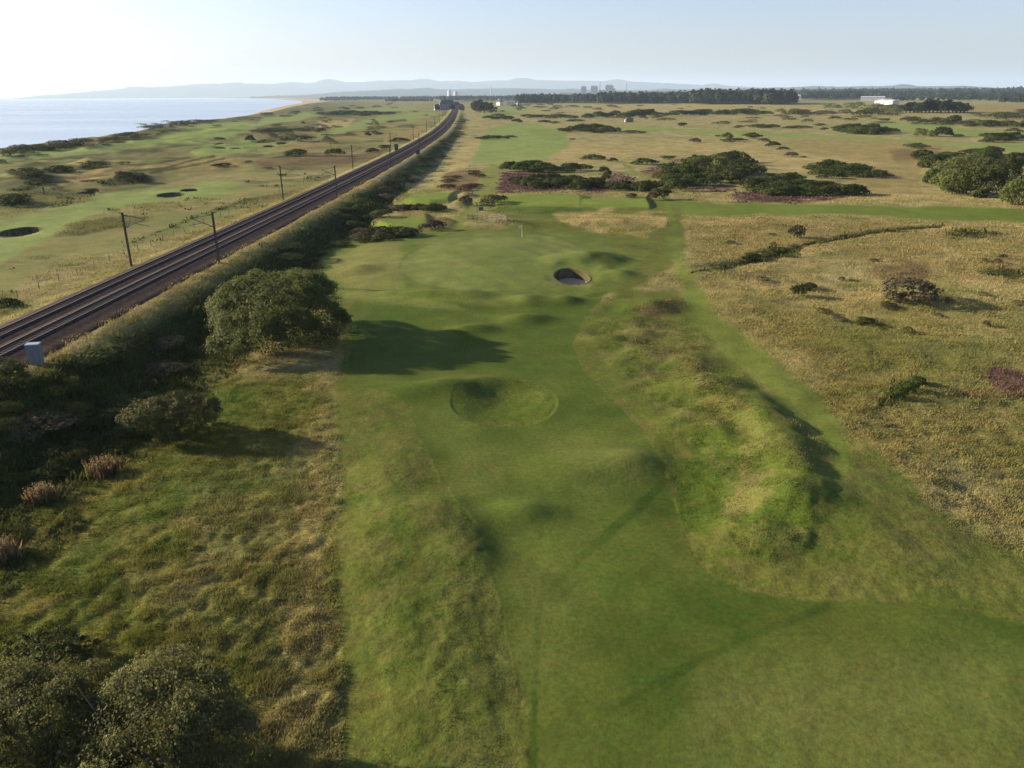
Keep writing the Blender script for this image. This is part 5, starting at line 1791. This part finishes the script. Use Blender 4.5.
thicket(['dunegrey', 'olive', 'gorse', 'dunegrey'], [(0, 148), (50, 143), (100, 137), (140, 128), (200, 124), (256, 117), (256, 122), (190, 130), (130, 142), (60, 153), (0, 164)], 34, 3, 7, .5, 1.2, 'low grey-green scrub among marram grass near the sea', None, stuff='coastal_scrub')
thicket(['dunegrey', 'gorse', 'brown'], [(0, 186), (60, 164), (130, 160), (230, 156), (300, 150), (360, 150), (330, 166), (260, 175), (150, 176), (80, 186), (0, 200)], 9, 2.5, 5, .3, .8, 'low dark scrub on the rough hummocks of the left links', None, stuff='links_scrub')
thicket(['gorse', 'brown', 'olive'], [(256, 128), (300, 120), (400, 112), (430, 108), (440, 112), (400, 126), (350, 142), (300, 147), (262, 142)], 44, 4, 10, .7, 2.0, 'small dark scrub dotted over the far links left of the railway', None, stuff='far_scrub')
thicket(['gorse', 'brown', 'olive', 'gorse'], [(500, 112), (560, 106), (700, 104), (860, 104), (1030, 116), (1030, 134), (860, 122), (700, 126), (560, 116)], 70, 7, 16, .9, 2.8, 'small dark scrub dotted over the far plain right of the railway', None, stuff='far_scrub')
thicket(['brown', 'gorse', 'brown'], [(700, 226), (1024, 232), (1024, 330), (860, 340), (720, 262)], 26, .9, 2.2, .3, .7, 'knee-high dark heath scrub dotted in the golden grass', None, stuff='heath_scrub')
# scrub on the shaded side of the railway bank
for k in range(58):
    t = (k + random.random()) / 58
    y = 52 * (16.0 ** t)
    s = random.uniform(8.5, 18.5 - 5 * min(1, max(0, (y - 120) / 140)))
    x = float(railx(np.array([y]))[0]) + s
    if math.hypot(x - TB[0], y - TB[1]) < 11 or math.hypot(x - bx, y - by) < 4:
        continue
    w = random.uniform(2.2, 4.6) * (1 + min(1, y / 400))
    put(random.choice(['gorse', 'olive', 'green', 'brown', 'gorse']), x, y, w, w * .9, random.uniform(.5, 1.5), 'dark scrub bush on the shaded right-hand slope of the railway bank', 'scrub on the railway bank')
thicket(['gorse', 'olive', 'gorse'], [(-10, 400), (60, 385), (150, 370), (150, 415), (95, 455), (40, 490), (-10, 505)], 34, 1.6, 3.4, .4, .9, 'low dark brambles in the shadowed ground below the railway bank', None, stuff='bramble_scrub')

# the tree thicket at the right edge: each tree a trunk and a crown
TRE = [
    (950, 190, 26, 24, 'hawthorn', 'front left olive tree of the thicket at the right edge'), (972, 196, 34, 34, 'gorse', 'tall dark tree in the middle of the thicket at the right edge'),
    (993, 197, 30, 38, 'gorse', 'tallest dark tree of the thicket at the right edge'), (960, 178, 34, 24, 'hawthorn', 'broad pale olive tree at the upper left of the thicket at the right edge'),
    (985, 180, 30, 26, 'olive', 'broad olive tree at the top of the thicket at the right edge'), (1018, 206, 28, 30, 'hawthorn', 'brownish tree cut by the right edge, in front of the thicket'),
    (936, 184, 20, 16, 'green', 'low green tree on the left flank of the thicket at the right edge'), (934, 168, 22, 14, 'gorse', 'small dark tree at the far left of the thicket at the right edge'),
    (925, 160, 18, 12, 'gorse', 'leftmost dark bush-like tree of the thicket at the right edge'), (1008, 186, 30, 30, 'gorse', 'dark tree at the back right of the thicket at the right edge'),
    (995, 155, 20, 10, 'brown', 'small brownish tree on the skyline of the thicket at the right edge'), (962, 194, 18, 18, 'brown', 'brown-tinged tree at the front of the thicket at the right edge'),
    (982, 198, 14, 10, 'olive', 'small pale bush-like tree at the front foot of the thicket at the right edge'),
]
for i, (px, py, wpx, hpx, pal, lab) in enumerate(TRE):
    x, y = px2w(px, py)
    k = mpp(x, y)
    w = wpx / k
    h = hpx / k * .92
    big_bush('thicket_tree', x, y + w * .35, w * 1.1, w, h, 5200, .5, pal, lab, 'tree', 300 + i, 8, low=-.7, group='trees of the right-edge thicket')

# ---- far trees and woods
TVAR = []
for v in range(5):
    g = np.random.default_rng(500 + v)
    L = [(0, 0, .42, .3, .3, .36), (.12, .05, .66, .24, .24, .26), (-.13, -.06, .58, .25, .24, .26), (.03, .1, .80, .18, .18, .18), (-.05, -.12, .36, .32, .3, .28)]
    L = [(a + .08 * g.normal(), b + .08 * g.normal(), c, d, e, f) for (a, b, c, d, e, f) in L]
    V, Q, c = puffed(L, 1200, .10, PAL['wood'], 520 + v, .3, 14, .2, -.6)
    crown = np_mesh('crown', V, Q, LEAF, c)
    t = MB().tube([(0, 0, -.05), (0, 0, .3), (.02, .01, .6)], [.04, .032, .015], 6)
    tm = bpy.data.meshes.new('trunk')
    tm.from_pydata(t.v, [], t.f)
    tm.materials.append(BARK)
    TVAR.append((crown, tm))


def tree(px, py, D, w, h, label, group):
    if D is None:
        x, y = px2w(px, py)
    else:
        x, y = at_dist(px, D)
    cr, tr = random.choice(TVAR)
    root = empty('far_tree', (x, y, gz(x, y) - .3), random.uniform(0, 6))
    root.scale = (w, w, h)
    tag(root, label, 'tree', group)
    add('crown', cr, root)
    add('trunk', tr, root)


for k in range(16):
    t = k / 15
    tree(0, 0, 0, 1, 1, '', '') if False else tree(906 + 58 * t, 113.2 + random.uniform(-1.2, .2), None, random.uniform(18, 26), random.uniform(11, 15) * (1.1 - .4 * abs(t - .45)), 'dark tree of the compact wood standing alone on the far right plain', 'compact wood on the far right plain')
for k in range(17):
    t = random.random()
    tree(470 + 24 * t, 0, 1150 + 250 * random.random() - 200 * t, random.uniform(13, 19), random.uniform(11, 17), 'dark tree of the clump right of the vanishing railway', 'tree clump by the vanishing railway')
for k in range(5):
    tree(random.choice((436, 440, 452, 456)) + random.uniform(-1, 1), 0, 1330 + random.uniform(-20, 60), random.uniform(9, 13), random.uniform(7, 10), 'dark tree close round the large stone house', 'trees round the large house')


def woods(name, strips, label, dens):
    """a far-off wood that reads as one mass"""
    VV_, QQ, CC = [], [], []
    off = 0
    base = []
    for v in range(4):
        g = np.random.default_rng(700 + v)
        L = [(0, 0, .5, .36, .36, .46), (.15, .1, .68, .25, .25, .26), (-.16, -.1, .62, .25, .25, .26)]
        base.append(leaf_cloud(L, 90, .34, PAL['wood'], 720 + v, .3, low=-.5, aspect=.8))
    g = np.random.default_rng(9)
    for (p0, p1, D0, D1, h0, h1, n) in strips:
        for i in range(n):
            px = p0 + (p1 - p0) * g.random()
            D = D0 + (D1 - D0) * g.random()
            x, y = at_dist(px, D)
            h = h0 + (h1 - h0) * g.random()
            w = h * (.7 + .5 * g.random())
            V, Q, c = base[int(g.integers(0, 4))]
            a = g.random() * 6.28
            X = V[:, 0] * math.cos(a) - V[:, 1] * math.sin(a)
            Y = V[:, 0] * math.sin(a) + V[:, 1] * math.cos(a)
            zz = gz(x, y)
            VV_.append(np.stack([x + X * w, y + Y * w, zz - .5 + V[:, 2] * h], 1))
            QQ.append(Q + off)
            CC.append(c * (.8 + .4 * g.random()))
            off += len(V)
    o = add(name, np_mesh(name, np.concatenate(VV_), np.concatenate(QQ), LEAF, np.concatenate(CC)))
    tag(o, label, kind='stuff')


woods('woodland', [(516, 600, 2150, 2500, 17, 23, 280), (600, 690, 2000, 2500, 19, 27, 330), (690, 770, 1850, 2350, 21, 31, 360), (764, 794, 1800, 2100, 20, 29, 140)], 'long dark wood across the far plain', 1)
woods('woodland', [(790, 1080, 4600, 7000, 26, 44, 900), (940, 1080, 2700, 3400, 12, 20, 260), (800, 860, 2900, 3600, 20, 28, 220), (850, 1060, 3300, 4600, 20, 30, 480), (890, 1060, 2500, 2800, 8, 13, 130), (1000, 1060, 2000, 2200, 8, 14, 60)], 'belts of dark wood behind the pale sheds', 1)
woods('woodland', [(320, 440, 4200, 5200, 12, 19, 420), (440, 530, 3400, 4600, 12, 20, 300), (385, 432, 3000, 3300, 8, 12, 60)], 'distant low wood behind the left links', 1)
# ------------------------------------------------------------------ standing grass, brambles, heather as ground cover


def tufts(name, n, rmin, rmax, azlim, wfun, hfun, wid, label, colfun, seed, blades=4, spread=0.12, bend=0.35):
    g = np.random.default_rng(seed)
    r = rmin * (rmax / rmin) ** g.random(n)
    a = R(azlim[0]) + (R(azlim[1]) - R(azlim[0])) * g.random(n)
    x, y = r * np.sin(a), r * np.cos(a)
    u, v = project(x, y, gsample(Zm, x, y))
    keep = (u > -60) & (u < 1084) & (v < 860) & (g.random(n) < wfun(x, y))
    x, y, r = x[keep], y[keep], r[keep]
    m = len(x)
    k = np.repeat(np.arange(m), blades)
    g2 = g
    sx = spread * (1 + r[k] / 90)
    bx_, by_ = x[k] + g2.normal(size=len(k)) * sx, y[k] + g2.normal(size=len(k)) * sx
    bz = gsample(Z, bx_, by_) - .04
    h = hfun(x, y, r)[k] * (.55 + .7 * g2.random(len(k)))
    ang = g2.random(len(k)) * 2 * math.pi
    wd = np.maximum(wid, r[k] * wid / 42) * (.7 + .6 * g2.random(len(k)))
    lean = bend * h
    dx, dy = np.cos(ang), np.sin(ang)
    la = ang + g2.normal(size=len(k)) * 1.2
    tx, ty = bx_ + np.cos(la) * lean * g2.random(len(k)) + .18 * h, by_ + np.sin(la) * lean * g2.random(len(k))
    B = np.stack([bx_, by_, bz], 1)
    T = np.stack([tx, ty, bz + h], 1)
    Mi = B * .5 + T * .5
    Mi[:, 2] += .08 * h
    sd_ = np.stack([-dy * wd, dx * wd, 0 * wd], 1)
    V = np.stack([B - sd_ * .5, B + sd_ * .5, Mi + sd_ * .5, T, Mi - sd_ * .5], 1).reshape(-1, 3)
    i0 = 5 * np.arange(len(k))[:, None]
    Q = i0 + np.array([[0, 1, 2, 4]])
    Tt = i0 + np.array([[4, 2, 3]])
    c = colfun(x, y, g2)[k] * (.85 + .3 * g2.random(len(k)))[:, None]
    o = add(name, np_mesh(name, V, [Q, Tt], GRASS, np.repeat(c, 5, 0)))
    tag(o, label, kind='stuff')
    return o


def w_rough(x, y):
    return np.clip(gsample(TALL, x, y) * 1.25, 0, 1) * (1 - .7 * gsample(BRUSH, x, y)) * (1 - gsample(bunk, x, y)) * sstep(.2, .42, gsample(TALL, x, y))


def c_ground(x, y, g):
    c = gsample(C, x, y) * 1.22
    s = (g.random(len(x)) < .15)[:, None]
    c = c * (1 + .2 * noise(x, y, .9, 213))[:, None]
    return np.where(s, c * .6 + np.array([.10, .084, .034]), c)


tufts('rough_grass', NT1, 22, 75, (-46, 46), w_rough, lambda x, y, r: (.05 + .22 * gsample(TALL, x, y)) * (.55 + .75 * sstep(-.15, .35, noise(x, y, .75, 211))), .024, 'long tufted rough grass beside the fairway', c_ground, 801, 5, .14, .9)
tufts('rough_grass', NT2, 75, 230, (-46, 46), w_rough, lambda x, y, r: (.06 + .28 * gsample(TALL, x, y)) * (.55 + .75 * sstep(-.15, .35, noise(x, y, 1.3, 211))), .024, 'long pale rough grass farther up the links', c_ground, 802, 4, .22, .9)


def w_brush(x, y):
    return gsample(BRUSH, x, y) * .9


tufts('brambles', 70000, 30, 260, (-46, 46), w_brush, lambda x, y, r: .25 + .35 * (noise(x, y, 1.8, 221) + .5).clip(0, 1.4), .075, 'dark brambles and weeds on the shaded bank',
      lambda x, y, g: np.array(PAL['gorse'] + PAL['olive'] + [(.05, .055, .03)])[g.integers(0, 8, len(x))] * 1.0, 803, 4, .18, .8)
tufts('heather', 60000, 90, 330, (-46, 46), lambda x, y: gsample(HEATH, x, y) * .9, lambda x, y, r: .22 + .2 * (noise(x, y, 1.6, 231) + .5).clip(0, 1.4), .08, 'purple flowering heather beside the paths',
      lambda x, y, g: np.array([(.105, .052, .062), (.088, .048, .050), (.125, .060, .082), (.080, .062, .036)])[g.integers(0, 4, len(x))], 804, 4, .2, .6)
